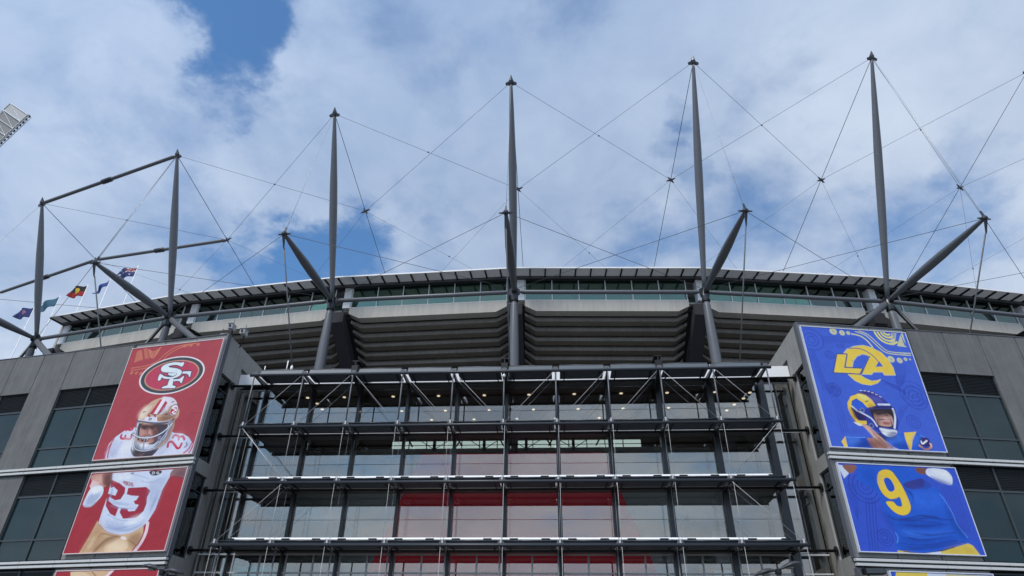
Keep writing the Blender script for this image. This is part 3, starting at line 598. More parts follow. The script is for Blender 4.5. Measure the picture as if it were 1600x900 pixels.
for r_ in (.3, .55, .85, 1.12): p.arc(cc, r_*.8, r_*.85, (232, 222, 110), .13, 180, 305)
for k in range(4): p.line([(1165+18*k, 118), (1160+12*k, 260)], PYL, .05)
p.poly([(1278, 118), (1232, 272), (1345, 288), (1300, 125)], PYL, .9, False)
for k in range(5): p.line([(1275+8*k, 130+20*k), (1325+4*k, 270)], BLU, .04)
O_ = [(600, 360), (640, 312), (720, 278), (830, 268), (930, 295), (1040, 352), (1120, 430), (1180, 530), (1207, 618), (1083, 615), (1062, 580), (950, 578), (925, 608), (813, 603), (905, 400), (880, 378), (820, 365), (750, 392), (708, 450), (695, 525), (628, 520), (640, 372)]
p.line(O_+[O_[0]], (196, 200, 190), .10, smooth=False); p.poly(O_, YEL, smooth=False)
LW = [(650, 612), (780, 605), (850, 655), (930, 688), (985, 685), (1037, 670), (1000, 712), (920, 737), (820, 724), (730, 684)]; p.line(LW+[LW[0]], (196, 200, 190), .06, smooth=False); p.poly(LW, YEL, smooth=False)
p.poly([(978, 520), (1016, 450), (1064, 516)], BLU, smooth=False)
LL = [(520, 372), (630, 372), (602, 532), (817, 542), (787, 600), (480, 586)]; p.line(LL+[LL[0]], (54, 80, 150), .16, smooth=False); p.poly(LL, YEL, smooth=False)
for q in ([(660, 300), (760, 300), (850, 328), (940, 385), (1005, 455)], [(700, 450), (800, 470), (900, 402)]): p.line(q[:5] if len(q) > 3 else q[:1]*2, (54, 80, 160), .06)
p.line([(905, 395), (870, 470), (812, 600)], (80, 96, 150), .07, smooth=False)
p.setz(1280, 590, 6.924)
JB = (34, 92, 206)
p.poly([(242, 762), (240, 690), (285, 632), (400, 642), (520, 640), (700, 655), (880, 600), (1000, 578), (1100, 620), (1190, 700), (1222, 795)], JB, smooth=False)
p.line([(290, 642), (400, 648), (500, 646)], (110, 150, 232), .05); p.line([(1090, 622), (1140, 650), (1190, 700)], (120, 160, 235), .04); p.poly([(360, 680), (500, 660), (560, 760), (420, 770)], (28, 76, 180), .6)
p.poly([(240, 690), (283, 632), (296, 690), (312, 762), (278, 760)], YEL, smooth=False); p.poly([(916, 595), (1052, 585), (1012, 680), (996, 790), (970, 770), (932, 665)], YEL, smooth=False)
p.poly([(1088, 655), (1170, 655), (1198, 700), (1190, 745), (1100, 730)], (50, 40, 110)); p.line([(1103, 690), (1118, 716), (1164, 682)], (235, 238, 246), .10)
p.line([(1085, 735), (1150, 775), (1205, 758), (1212, 720)], (232, 160, 70), .12); p.line([(1195, 710), (1215, 750)], (240, 220, 210), .05)
p.poly([(620, 600), (840, 640), (760, 690), (680, 660)], (30, 30, 70), .8)
p.poly([(330, 230), (400, 165), (480, 138), (570, 150), (650, 190), (720, 250), (770, 300), (815, 330), (835, 400), (860, 500), (830, 610), (740, 642), (640, 590), (520, 520), (400, 480), (340, 400), (318, 300)], (44, 60, 160))
p.poly([(430, 160), (560, 152), (660, 200), (700, 258), (600, 290), (500, 200)], (58, 48, 128), .9); p.poly([(360, 300), (470, 360), (510, 460), (400, 470), (345, 400)], (52, 38, 104), .9)
p.poly([(360, 262), (410, 236), (470, 280), (520, 330), (430, 350), (365, 318)], (46, 96, 214))
p.poly([(305, 272), (338, 205), (420, 174), (500, 188), (570, 238), (612, 302), (520, 326), (468, 270), (400, 226), (352, 252), (344, 330), (380, 420), (430, 464), (510, 468), (516, 500), (470, 516), (400, 482), (340, 400), (310, 330)], YEL, smooth=False)
p.line([(500, 262), (528, 252)], (60, 60, 50), .07)
for k in range(6): p.line([(440+42*k, 140+(k*k)*2.4), (462+42*k, 141+(k*k)*2.8)], (226, 230, 244), .05)
p.poly([(538, 345), (650, 335), (792, 338), (812, 420), (802, 545), (640, 532), (580, 430)], (46, 38, 50), smooth=False)
p.poly([(590, 385), (650, 368), (745, 388), (795, 440), (788, 525), (655, 518), (605, 450)], (198, 152, 138)); p.poly([(580, 375), (700, 352), (780, 380), (700, 392), (640, 398)], (70, 52, 54), .9); p.poly([(690, 480), (765, 482), (752, 508), (700, 502)], (166, 96, 92)); p.line([(625, 398), (650, 400)], (40, 30, 40), .05); p.line([(715, 402), (740, 408)], (40, 30, 40), .05); p.line([(735, 410), (752, 455), (730, 462)], (160, 112, 100), .05)
p.line([(628, 455), (770, 452), (798, 545)], (50, 44, 110), .06, smooth=False); p.line([(628, 455), (640, 540)], (50, 44, 110), .06)
p.line([(797, 338), (822, 430), (815, 545)], (224, 230, 244), .13); p.line([(430, 368), (560, 440), (625, 525)], (214, 220, 240), .11); p.line([(355, 312), (410, 360)], (214, 220, 240), .13)
p.poly([(650, 545), (740, 560), (832, 568), (836, 612), (760, 642), (690, 610)], (216, 220, 230)); p.line([(660, 575), (750, 595), (832, 600)], (80, 84, 120), .05); p.line([(540, 332), (660, 318), (780, 318)], (34, 34, 84), .10); p.line([(640, 290), (760, 292)], (218, 226, 240), .13)
p.ell(p.conv(465, 352), .16, .16, (120, 130, 190)); p.ell(p.conv(465, 352), .09, .09, (60, 60, 130)); p.ell(p.conv(565, 520), .16, .16, (120, 130, 190)); p.ell(p.conv(565, 520), .09, .09, (40, 40, 100))
p.poly([(370, 480), (420, 490), (470, 516), (430, 520)], (230, 226, 220))
p.poly([(468, 520), (500, 505), (560, 545), (640, 620), (730, 690), (835, 778), (700, 775), (620, 700), (560, 610)], (208, 164, 146)); p.line([(540, 560), (640, 650), (740, 740)], (160, 110, 96), .05)
p.poly([(515, 650), (560, 655), (590, 650), (650, 700), (740, 772), (600, 765), (548, 720)], (178, 126, 112)); p.line([(590, 655), (660, 720)], (130, 84, 76), .05)
p.poly([(800, 745), (880, 784), (800, 782)], (226, 232, 244), smooth=False)
for q, c_, a_, b_ in (([(300, 660), (420, 650), (440, 700), (320, 720)], (92, 144, 240), .6, .12), ([(430, 700), (560, 690), (560, 780), (430, 780)], (14, 44, 130), .6, .12), ([(720, 660), (900, 620), (900, 700), (780, 760)], (70, 130, 236), .6, .14), ([(800, 700), (960, 720), (960, 790), (800, 780)], (16, 50, 150), .6, .12), ([(1020, 620), (1100, 640), (1080, 700), (1010, 740)], (70, 128, 236), .5, .1), ([(1120, 740), (1200, 750), (1190, 790), (1060, 792)], (14, 40, 120), .6, .08),
                      ([(520, 210), (620, 200), (700, 250), (640, 280)], (104, 112, 216), .5, .12), ([(350, 330), (430, 370), (480, 450), (400, 450)], (24, 18, 66), .7, .1), ([(410, 180), (480, 190), (540, 240), (480, 240)], (255, 236, 150), .7, .08), ([(320, 330), (350, 340), (400, 450), (370, 450)], (196, 150, 40), .7, .06), ([(540, 280), (600, 290), (570, 322), (520, 320)], (196, 150, 40), .6, .06),
                      ([(590, 370), (790, 350), (790, 410), (600, 420)], (36, 26, 32), .75, .08), ([(600, 420), (650, 420), (660, 500), (620, 490)], (150, 104, 94), .6, .06), ([(700, 430), (760, 440), (770, 480), (710, 470)], (224, 180, 164), .6, .06), ([(670, 560), (760, 566), (770, 610), (700, 610)], (248, 250, 255), .6, .06), ([(740, 610), (830, 590), (830, 630), (760, 642)], (120, 124, 150), .7, .06), ([(500, 520), (560, 560), (640, 640), (600, 650), (530, 580)], (226, 188, 170), .6, .05), ([(640, 660), (760, 740), (720, 770), (620, 720)], (130, 84, 74), .6, .07), ([(540, 700), (600, 690), (640, 760), (570, 760)], (120, 76, 70), .6, .07)): p.soft(q, c_, a_, b_)
for q in ([(560, 560), (620, 620), (700, 700)], [(580, 600), (650, 680), (730, 760)], [(620, 590), (690, 660), (790, 760)]): p.line(q, (136, 92, 80), .035)
banner(1, *br1, p, 'print_blue_upper', 'upper right blue banner with yellow LA emblem and helmeted player clasping hands', 'trim_white')
# ---- right middle banner
br2 = (0.32, 7.86, 8.28, 13.26); p = mkprint(1, *br2, BLU2); p.setz(1300, 720, 5)
for (x, y, rs) in ((258, 198, (.22, .48, .75, 1.0)), (415, 600, (.15, .3, .45))):
    for r_ in rs: p.arc(p.conv(x, y), r_, r_, (38, 62, 160), .05, a=.9)
for k in range(4): p.line([(262+24*k, 300), (276+24*k, 500), (298+22*k, 700)], (38, 62, 160), .05, .8, False)
for k in range(6): p.line([(120+12*k, 180), (150+10*k, 330), (205, 470-10*k)], (38, 62, 160), .035, .6); p.line([(860+20*k, 200), (930+20*k, 400), (1010+14*k, 560)], (50, 60, 150), .035, .7)
p.poly([(190, 34), (690, 56), (720, 170), (832, 232), (900, 352), (960, 470), (1062, 606), (1085, 655), (940, 682), (800, 717), (600, 722), (500, 702), (500, 560), (440, 450), (400, 380), (360, 250), (200, 150)], (32, 92, 206), smooth=False)
p.poly([(560, 180), (640, 150), (710, 145), (715, 205), (650, 225), (580, 210)], (60, 44, 110), .75); p.poly([(640, 160), (700, 140), (780, 200), (700, 230)], (44, 56, 150), .5)
p.poly([(648, 58), (748, 64), (745, 98), (712, 108), (670, 95)], (124, 78, 72)); p.poly([(750, 62), (872, 70), (925, 108), (942, 150), (930, 190), (860, 168), (742, 112)], (218, 224, 240)); p.line([(770, 120), (860, 160), (930, 188)], (150, 158, 190), .05)
p.poly([(38, 30), (80, 36), (132, 100), (96, 140)], (206, 214, 230), smooth=False); p.poly([(82, 36), (190, 40), (168, 88), (136, 98)], (142, 94, 80)); 
G9 = [(352, 150), (365, 92), (410, 70), (460, 80), (500, 125), (555, 210), (610, 330), (613, 388), (585, 420), (535, 424), (475, 392), (422, 325), (475, 320), (505, 350), (535, 359), (548, 345), (530, 285), (500, 295), (450, 298), (400, 262), (368, 208)]
p.line(G9+[G9[0]], (60, 74, 120), .05); p.poly(G9, (240, 202, 62)); p.poly([(406, 150), (430, 132), (460, 150), (485, 195), (488, 228), (460, 243), (430, 217)], (32, 82, 196))
for q, w_ in (([(440, 432), (500, 462), (600, 450), (700, 428), (820, 440)], .09), ([(700, 430), (860, 455), (970, 465)], .06), ([(520, 475), (680, 470), (900, 500)], .05), ([(560, 570), (700, 590), (960, 560)], .06), ([(600, 600), (640, 610)], .12), ([(520, 640), (700, 660), (980, 620)], .06), ([(540, 690), (760, 690), (1040, 632)], .05), ([(700, 300), (780, 290)], .06)): p.line(q, (30, 62, 156), w_, .8)
for q in ([(840, 262), (880, 310), (940, 410), (980, 500), (1060, 600)], [(495, 560), (515, 600), (510, 640)]): p.line(q, (96, 150, 236), .05)
p.poly([(512, 700), (600, 712), (700, 724), (850, 708), (940, 682), (1062, 646), (1100, 662), (1170, 752), (515, 730)], (228, 204, 90), smooth=False)
p.line([(560, 706), (700, 722), (850, 704), (960, 672)], (40, 46, 80), .06); p.poly([(712, 724), (850, 707), (862, 752), (718, 748)], (212, 218, 232), smooth=False)
p.poly([(1075, 640), (1160, 620), (1200, 750), (1172, 752), (1100, 662)], (48, 84, 200), smooth=False)
for q, c_, a_, b_ in (([(520, 480), (760, 470), (900, 500), (700, 540), (540, 530)], (16, 62, 160), .6, .14), ([(540, 600), (760, 620), (980, 590), (900, 660), (600, 660)], (20, 66, 168), .55, .14), ([(560, 540), (760, 560), (940, 540), (800, 590), (600, 590)], (64, 126, 236), .55, .12), ([(640, 240), (820, 250), (860, 340), (720, 380), (620, 320)], (52, 112, 230), .6, .2), ([(220, 80), (340, 80), (360, 200), (280, 180)], (24, 74, 180), .5, .2), ([(880, 330), (960, 470), (1050, 600), (1000, 600), (920, 470)], (18, 58, 150), .55, .12), ([(380, 380), (470, 440), (500, 560), (440, 500)], (20, 62, 160), .5, .14),
                      ([(780, 70), (880, 80), (920, 130), (820, 110)], (246, 248, 255), .6, .08), ([(780, 130), (920, 170), (930, 188), (840, 170)], (140, 150, 190), .7, .06), ([(900, 700), (1060, 660), (1140, 745), (900, 740)], (196, 160, 60), .5, .12), ([(520, 705), (640, 715), (640, 732), (520, 728)], (180, 150, 60), .6, .05)): p.soft(q, c_, a_, b_)
for q in ([(470, 440), (600, 462), (760, 446), (900, 470)], [(540, 500), (700, 512), (880, 500)], [(560, 600), (720, 620), (940, 590)], [(520, 660), (700, 680), (1000, 630)], [(620, 560), (760, 580), (900, 566)], [(560, 210), (620, 260), (640, 330)]): p.softline(q, (14, 48, 134), 13, .8, .04)
banner(1, *br2, p, 'print_blue_middle', 'middle right blue banner with yellow number 9 on blue jersey', 'trim_white')
br3 = (1.75, 7.86, 2.3, 7.26); p = mkprint(1, *br3, BLU2); p.setz(1300, 720, 5)
p.poly([(500, 868), (745, 876), (780, 1100), (480, 1120)], (224, 200, 84), smooth=False); p.poly([(745, 876), (890, 884), (900, 1100), (760, 1100)], (206, 212, 226), smooth=False); p.poly([(890, 884), (1270, 900), (1300, 1100), (900, 1100)], (196, 190, 150), smooth=False)
banner(1, *br3, p, 'print_blue_lower', 'lowest right blue banner with yellow and white strip at bottom edge', 'trim_white')
#@@PART2
# ------------------------------------------------------------------ the glazed atrium between the wings
LV = [19.87, 16.12, 12.42, 8.69]                # the four sunshade levels
GY = 43.0
GT = 19.98
at_ = thing('glass_atrium', 'glazed entrance atrium with red portal wall inside, set between the two dark wings', 'building', (0, GY, 0))
XN = [-17.5+3.5*i for i in range(11)]
gx = [-19.9]+XN+[19.9]
joints = [GT-.02, 18.19, 16.40, 14.43, 12.62, 10.77, 8.72]
for i in range(len(gx)-1):
    for k in range(len(joints)-1):
        me_ = M().box(gx[i]+.012, gx[i+1]-.012, GY-.012, GY+.012, joints[k+1]+.014, joints[k]-.014)
        me_.build('glass_pane', 'atrium_glass', at_)
# lower framed glazing
lj = [8.64, 7.55, 5.4, 3.1, 0.05]
for i in range(len(gx)-1):
    n_ = 2
    for h in range(n_):
        a = gx[i]+(gx[i+1]-gx[i])*h/n_; b = gx[i]+(gx[i+1]-gx[i])*(h+1)/n_
        for k in range(4):
            M().box(a+.05, b-.05, GY-.012, GY+.012, lj[k+1]+.04, lj[k]-.04).build('glass_pane', 'atrium_glass', at_)
        M().box(a-.05, a+.05, GY-.06, GY+.05, 0, 8.66).build('mullion', 'galvanised', at_)
for z in lj[:4]: M().box(-19.9, 19.9, GY-.07, GY+.05, z-.04, z+.05).build('transom', 'aluminium', at_)
M().box(-19.9, 19.9, GY-.03, GY+.05, GT-.02, GT+.06).build('transom', 'galvanised', at_)
for z in (16.40, 12.62): M().box(-19.9, 19.9, GY-.02, GY+.03, z-.02, z+.02).build('transom', 'galvanised', at_)
for i in range(len(gx)-1): M().box(gx[i]+.01, gx[i+1]-.01, *((GY-.5, GY-.4) if i in (0, len(gx)-2) else (GY-.05, GY+.06)), 20.13 if i in (0, len(gx)-2) else 20.17, 21.08 if i in (0, len(gx)-2) else 21.33).build('fascia_panel', 'white_paint', at_)
M().box(-19.9, 19.9, GY+.07, GY+11, 21.20, 21.32).build('roof', 'panel_grey', at_)
M().box(-19.9, 19.9, GY-.03, GY+.2, GT+.08, 20.16).build('head_beam', 'steel_black', at_)
for x in XN:
    M().box(x*1.012-.12, x*1.022+.12, 42.58, 42.95, 0, 20.1).build('column', 'steel_dark', at_)
for x in (-18.9, 18.9): M().box(x-.04, x+.04, GY+.03, GY+.14, 0, GT).build('mullion', 'galvanised', at_)
# interior
M().box(-19.9, 19.9, GY+.25, 54, GT+.02, GT+.3).build('ceiling', 'ceiling_brown', at_)
M().box(-19.9, 19.9, 54, 54.3, 0, 18.95).build('rear_wall', 'interior_grey', at_)
M().box(-10.9, 10.7, 53.98, 54.3, 19.72, 20.2).build('rear_wall', 'ceiling_brown', at_); M().box(-19.9, -10.9, 53.98, 54.3, 18.96, 20.2).build('rear_wall', 'ceiling_brown', at_); M().box(10.7, 19.9, 53.98, 54.3, 18.96, 20.2).build('rear_wall', 'ceiling_brown', at_)
for x in (-19.88, 19.6): M().box(x, x+.28, GY+.3, 54, 0, 20.2).build('side_wall', 'concrete_light', at_)
cl = M().box(-10.9, 10.7, 54.05, 54.1, 18.97, 19.71).build('clerestory_window', 'clerestory', at_)
for i in range(15):
    x = -10.9+i*1.543; M().box(x-.035, x+.035, 53.9, 54.04, 18.97, 19.71).build('glazing_bar', 'steel_black', cl)
M().box(-10.9, 10.7, 53.92, 54.04, 19.32, 19.35).build('glazing_bar', 'steel_black', cl)
for x in (-7.0, 0.9, 4.9, -2.7):
    T_ = M(); T_.box(x-.12, x+.12, 53.2, 53.5, 18.7, 19.72)
    for s_ in (-1, 1): T_.tube((x, 53.3, 18.75), (x+s_*1.5, 53.3, 19.7), .03, 6); T_.tube((x+s_*1.9, 53.3, 19.0), (x+s_*2.2, 53.3, 19.5), .07, 6)
    T_.build('roof_strut', 'steel_black', at_)
M().box(-13.5, 13.5, 53.6, 53.9, 18.2, 18.93).build('bulkhead', 'interior_grey', at_)
M().box(-19.8, 19.8, GY+.3, 50, 4.0, 4.2).build('bounce_slab', 'white_paint', at_)  # unseen white slab added to bounce daylight onto the portal wall
M().box(-19.8, 19.8, GY+.3, 45.1, 6.6, 6.75).build('bounce_slab', 'white_paint', at_)  # another added white slab, higher up, for more bounce on the portal
# red portal wall with slanting sides
rp = M(); rp.prism([(-12.1, 45.2, 0), (12.7, 45.2, 0), (6.75, 45.2, 15.85), (-6.35, 45.2, 15.85)], (0, 1.2, 0)); rp.build('portal_wall', 'interior_red', at_)
# floors seen edge on, left and right of the portal
M().box(-19.8, -12.3, 47.5, 54, 11.6, 12.1).build('mezzanine', 'concrete_light', at_); M().box(12.6, 19.6, 47.5, 54, 11.6, 12.1).build('mezzanine', 'concrete_light', at_)
M().box(-19.8, 19.6, 50.0, 54, 7.2, 7.7).build('mezzanine', 'concrete_light', at_)
M().box(12.6, 19.0, 46.2, 46.6, 6.2, 8.4).build('kiosk_front', 'interior_orange', at_)
M().box(13.5, 14.6, 46.0, 46.19, 7.7, 8.2).build('menu_board', 'white_paint', at_)
for (x0, x1) in ((9.5, 10.7), (11.0, 12.4), (14.4, 15.4)):
    M().box(x0, x1, 49.0, 49.2, 8.4, 11.3).build('lift_door', 'eave', at_)
M().box(-18.5, -15.5, 44.4, 46.4, 8.4, 20.2).build('service_core', 'dark_raker', at_)
dl = M().tube((0, 0, 0), (0, 0, -.05), [(0, .12), (1, .12)], 14).mesh('downlight', 'downlight')
pts = [(x*1.01, 44.4) for x in [-15.1, -12.3, -8.6, -5.2, -1.8, 1.5, 4.8, 8.2, 11.5, 14.9]]+[(x*1.02, 47.4) for x in [-11.9, -8.5, -5.1, -1.7, 1.7, 5.1, 8.5, 11.9]]+[(x*1.02, 49.4) for x in [-6.5, -3.1, .3, 3.4, 6.8]]+[(-14.9, 45.6), (-14.9, 46.8), (17.6, 44.6), (17.4, 45.7), (17.0, 46.9), (16.7, 48.1)]
for x, y in pts: piece(dl, 'downlight', at_, (x, y, GT+.01))

# ------------------------------------------------------------------ the steel sunshade standing off the glass
sh = thing('sunshade_frame', 'four-tier dark steel sunshade frame with rods and white lips in front of glass', 'sunshade', (0, 40, 0))
FY, BY = 40.0, 41.8
XE = 17.82
TUBE_R = .10
def rod(a, b, r, m='rod_steel', name='tie_rod'): return M().tube(a, b, r, 6).build(name, m, sh, True)
for li, z in enumerate(LV):
    M().tube((-XE, FY, z), (XE, FY, z), TUBE_R, 14).build('front_tube', 'steel_dark', sh, True)
    bt = M().tube((-19.9, BY, z), (19.9, BY, z), .085, 12); bt.build('back_tube', 'steel_black', sh, True)
    for s_ in (-1, 1): M().tube((s_*19.95, BY, z), (s_*19.85, BY, z), .26, 16).build('wall_plate', 'steel_black', sh)
    for i in range(10):
        a, b = XN[i]+(.26 if li == 0 else .16), XN[i+1]-(.22 if li == 0 else .16)
        top = z+(.54 if li == 0 else .22)
        if li == 0:
            M().hexa([(a, FY+.12, z+.04), (b, FY+.12, z+.04), (b, FY+.20, z+.02), (a, FY+.20, z+.02), (a, FY+.34, top-.02), (b, FY+.34, top-.02), (b, FY+.42, top-.04), (a, FY+.42, top-.04)]).build('shade_blade', 'blade_top', sh)
            M().tube((a, FY+.37, top), (b, FY+.37, top), .05, 8).build('blade_rail', 'cable', sh, True)
        else:
            M().tube((a, FY+.14, top+.03), (b, FY+.14, top+.03), .05, 8).build('blade_rail', 'steel_dark', sh, True)
            M().box(a, b, FY+.2, FY+.26, z+.03, top).build('shade_blade', 'blade', sh)
        # horizontal blade panels of the shelf, seen from below
        M().box(a+.03, b-.03, FY+.13, BY-(.28 if li < 2 else .22), z+.03, z+.08).build('shade_panel', 'blade', sh)
        for q in (a+.32, b-.32):
            M().box(q-.035, q+.035, FY+.2, BY+.05, z-.03, z+.03).build('panel_clip', 'steel_black', sh)
        if li >= 2:
            w3 = (b-a)/3
            lo = a+(.65 if i == 0 else -.14); hi = b-(.65 if i == 9 else -.14)
            M().hexa([(lo, FY+.40, z+.39), (hi, FY+.40, z+.39), (hi, FY+.46, z+.37), (lo, FY+.46, z+.37), (lo, FY+.48, z+.51), (hi, FY+.48, z+.51), (hi, FY+.54, z+.49), (lo, FY+.54, z+.49)]).build('white_lip', 'lip_white', sh)
            for q in (a+w3*.55, a+w3*2.35): M().box(q-.25, q+.25, FY+.36, FY+.43, z+.36, z+.45).build('lip_clip', 'steel_black', sh)
        # thin light edge strip at the back, then the walkway plate that closes the gap to the glass
        if li: M().box(a, b, BY-.17, BY-.13, z+.04, z+.09).build('back_strip', 'aluminium', sh)
        M().box(XN[i]+.02-(2.3 if i == 0 else 0)*0, XN[i+1]-.02, BY+.09, GY-.06, z+.02, z+.07).build('walkway_plate', 'steel_dark', sh)
    for i, x in enumerate(XN):
        # tapering cantilever arm and gusset plates
        M().hexa([(x-.06, FY+.05, z-.05), (x+.06, FY+.05, z-.05), (x+.06, BY+.4, z-.18), (x-.06, BY+.4, z-.18), (x-.06, FY+.05, z+.10), (x+.06, FY+.05, z+.10), (x+.06, BY+.4, z+.22), (x-.06, BY+.4, z+.22)]).build('cantilever_arm', 'steel_black', sh)
        M().prism([(x-.24, FY+.02, z+.06), (x+.24, FY+.02, z+.06), (x+.12, FY+.02, z+.30), (x-.12, FY+.02, z+.30)], (0, .05, 0)).build('gusset', 'steel_grey', sh)
        if li:
            M().box(x-.17, x+.17, FY+.75, FY+1.15, z-.10, z-.06).build('light_plate', 'galvanised', sh)
        else:
            if i not in (2, 5, 8) and 0 < i < 10: M().box(x-.14, x+.14, FY+.2, FY+.26, z+.12, z+.36).build('light_plate', 'white_paint', sh)
# three heavy roof beams pushing out over the top tier
for x in (XN[2], XN[5], XN[8]):
    B_ = M().box(x-.25, x+.25, 40.2, 46, 20.92, 20.98).box(x-.25, x+.25, 40.2, 46, 20.56, 20.62).box(x-.03, x+.03, 40.22, 46, 20.62, 20.92)
    B_.build('roof_beam', 'steel_black', sh)
    M().box(x-.22, x+.22, 40.1, 41.6, 20.02, 20.55).build('beam_bracket', 'steel_black', sh)
    M().hexa([(x-.14, 40.2, 19.9), (x+.14, 40.2, 19.9), (x+.14, 42.3, 19.2), (x-.14, 42.3, 19.2), (x-.14, 40.2, 20.3), (x+.14, 40.2, 20.3), (x+.14, 42.3, 20.3), (x-.14, 42.3, 20.3)]).build('beam_bracket', 'steel_black', sh)
M().ball((0, 39.9, 19.5), .12).build('beacon', 'white_paint', sh, True)
for i, x in enumerate(XN):
    # first storey: stiff posts
    M().tube((x, FY, LV[1]), (x, FY, LV[0]), .05, 8).build('post', 'steel_grey', sh, True)
    for k in (1, 2):
        rod((x-.1 if x < 0 else x+.1, FY-.03, LV[k+1]), (x-.1 if x < 0 else x+.1, FY-.03, LV[k]), .012)
        rod((x, FY+1.0, LV[k+1]), (x, FY+1.0, LV[k]), .009, 'rod_steel')
    rod((x-.1 if x < 0 else x+.1, FY-.03, 3.2), (x-.1 if x < 0 else x+.1, FY-.03, LV[3]), .012)
    M().tube((x+(.12 if x < 0 else -.12), FY+.7, 3.0), (x+(.12 if x < 0 else -.12), FY+.7, LV[3]), .05, 8).build('post', 'steel_grey', sh, True)
    for z in LV[1:]:
        M().box(x-.045, x+.045, FY-.06, FY+.0, z+.1, z+.34).build('rod_fork', 'rod_steel', sh)
dirs = [1, 1, -1, -1, -1, 1, 1, 1, -1, -1]
for i, d in enumerate(dirs):
    a, b = (XN[i], XN[i+1]) if d > 0 else (XN[i+1], XN[i])
    for yo, r, m in ((0, .012, 'rod_steel'), (1.25, .009, 'galvanised')):
        rod((a+d*.1, FY+yo, LV[1]+.14), (b-d*.15, FY+yo, LV[0]-.08), r, m)
for s_ in (-1, 1):
    for yo, r in ((-.03, .014), (.16, .014), (.95, .010)):
        rod((s_*17.5, FY+yo, LV[1]-.05), (s_*14.0, FY+yo, LV[2]+.12), r)
    for yo, r in ((-.03, .012), (.9, .009)):
        rod((s_*14.0, FY+yo, LV[2]-.08), (s_*17.5, FY+yo, LV[3]+.16), r)
# small aerials on the top tier
for x, h, r in ((-17.2, .55, .035), (-15.6, .95, .04)):
    a = M().tube((x, 40.6, 20.2), (x, 40.6, 20.3+h), r, 8).build('aerial', 'white_paint', None, True)
    a['label'] = ('short thin' if h < .9 else 'taller')+' white aerial post on the left end of the top shade tier'; a['category'] = 'aerial'; a['group'] = 'aerials above the sunshade'
a = M().tube((-15.25, 40.6, 20.2), (-15.25, 40.6, 20.9), [(0, .03), (.35, .03), (.4, .09), (.85, .09), (.9, .03), (1, .02)], 10).build('beacon', 'white_paint', None, True)
a['label'] = 'stubby white sensor with a fat middle beside the taller aerial'; a['category'] = 'sensor'

# ------------------------------------------------------------------ ring geometry of the stadium
XC, YC, RR, NZ = 0.045, 233.89, 184.16, 32.2
STEP = 5.375
def th(i): return rad((i-3)*STEP-0.02)
def RP(i, out, z): a = th(i); return (XC+(RR+out)*math.sin(a), YC-(RR+out)*math.cos(a), z)
stand = thing('stadium_stand', 'curved upper stand with stepped concrete underside, glass band and ribbed eave', 'stand', (0, 52, 0))
L_ = 2*RR*math.sin(rad(STEP)/2)
BAYS = range(0, 8)
def bay_piece(me, name, i, u=0.0, parent=None, label=None):
    a = RP(i, 0, 0); b = RP(i+1, 0, 0); ang = math.atan2(b[1]-a[1], b[0]-a[0])
    return piece(me, name, parent or stand, (a[0]+u*math.cos(ang), a[1]+u*math.sin(ang), 0), ang, label)
# bay-local: x along the bay, y inward, z up
def profile_strip(prof, us, lift):
    """extrude a closed (v,z) profile along u with per-station lift of the profile"""
    m_ = M(); n = len(prof)
    for u, l in zip(us, lift):
        for q in prof: m_.v.append((u, q[0], q[1]+(l if len(q) < 3 else l*q[2])))
    for j in range(len(us)-1):
        for k in range(n):
            k2 = (k+1) % n; m_.f.append((j*n+k, j*n+k2, (j+1)*n+k2, (j+1)*n+k)); m_.mi.append(0)
    m_.f.append(tuple(range(n))[::-1]); m_.f.append(tuple((len(us)-1)*n+k for k in range(n))); m_.mi += [0, 0]
    return m_
us = [.95, 2.0, L_-2.0, L_-.95]; lf = [.55, 0, 0, .55]
spm = profile_strip([(2.1, 31.42, 1), (2.1, 32.62, 0), (2.5, 32.62, 0), (3.1, 31.42, 1)], us, lf).mesh('spandrel_panel', 'concrete_light')
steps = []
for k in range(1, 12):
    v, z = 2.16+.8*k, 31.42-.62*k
    # chamfered leaning lip, recess above added to deepen shade, then the soffit inward
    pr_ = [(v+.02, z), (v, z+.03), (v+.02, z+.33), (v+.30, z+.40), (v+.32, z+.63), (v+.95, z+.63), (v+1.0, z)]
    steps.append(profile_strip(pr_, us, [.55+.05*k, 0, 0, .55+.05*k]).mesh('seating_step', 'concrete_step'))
pane_w = (L_-2.0)/6
gl_ = M().box(.03, pane_w-.03, 2.28, 2.30, 32.68, 33.72).mesh('glass_pane', 'stand_glass')
gu_ = M().box(.03, pane_w-.03, 2.28, 2.30, 33.78, 34.86).mesh('glass_pane', 'stand_glass')
mu_ = M().box(-.035, .035, 2.2, 2.32, 32.62, 34.9).mesh('mullion', 'white_paint')
tr1 = M().box(.9, L_-.9, 2.18, 2.34, 32.62, 32.70).mesh('sill', 'white_paint'); tr2 = M().box(.9, L_-.9, 2.2, 2.32, 33.72, 33.80).mesh('transom', 'white_paint')
ev = M().box(.03, L_/12-.03, .38, 1.72, 35.08, 35.083).mesh('eave_panel', 'eave_poly')
rb_ = M().box(-.06, .06, .40, 1.8, 34.93, 35.14).mesh('eave_rib', 'steel_black')
edge = M().box(0, L_, .30, .375, 35.03, 35.17).mesh('eave_edge', 'white_paint')  # white colour stands in for the glint along the roof front edge
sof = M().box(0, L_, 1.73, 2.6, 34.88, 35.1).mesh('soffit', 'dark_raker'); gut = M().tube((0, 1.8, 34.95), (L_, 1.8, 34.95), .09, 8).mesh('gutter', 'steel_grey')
rf = M().hexa([(0, 1.82, 35.16), (L_, 1.82, 35.16), (L_+1, 16, 37.2), (-1, 16, 37.2), (0, 1.82, 35.24), (L_, 1.82, 35.24), (L_+1, 16, 37.4), (-1, 16, 37.4)]).mesh('roof', 'panel_grey')
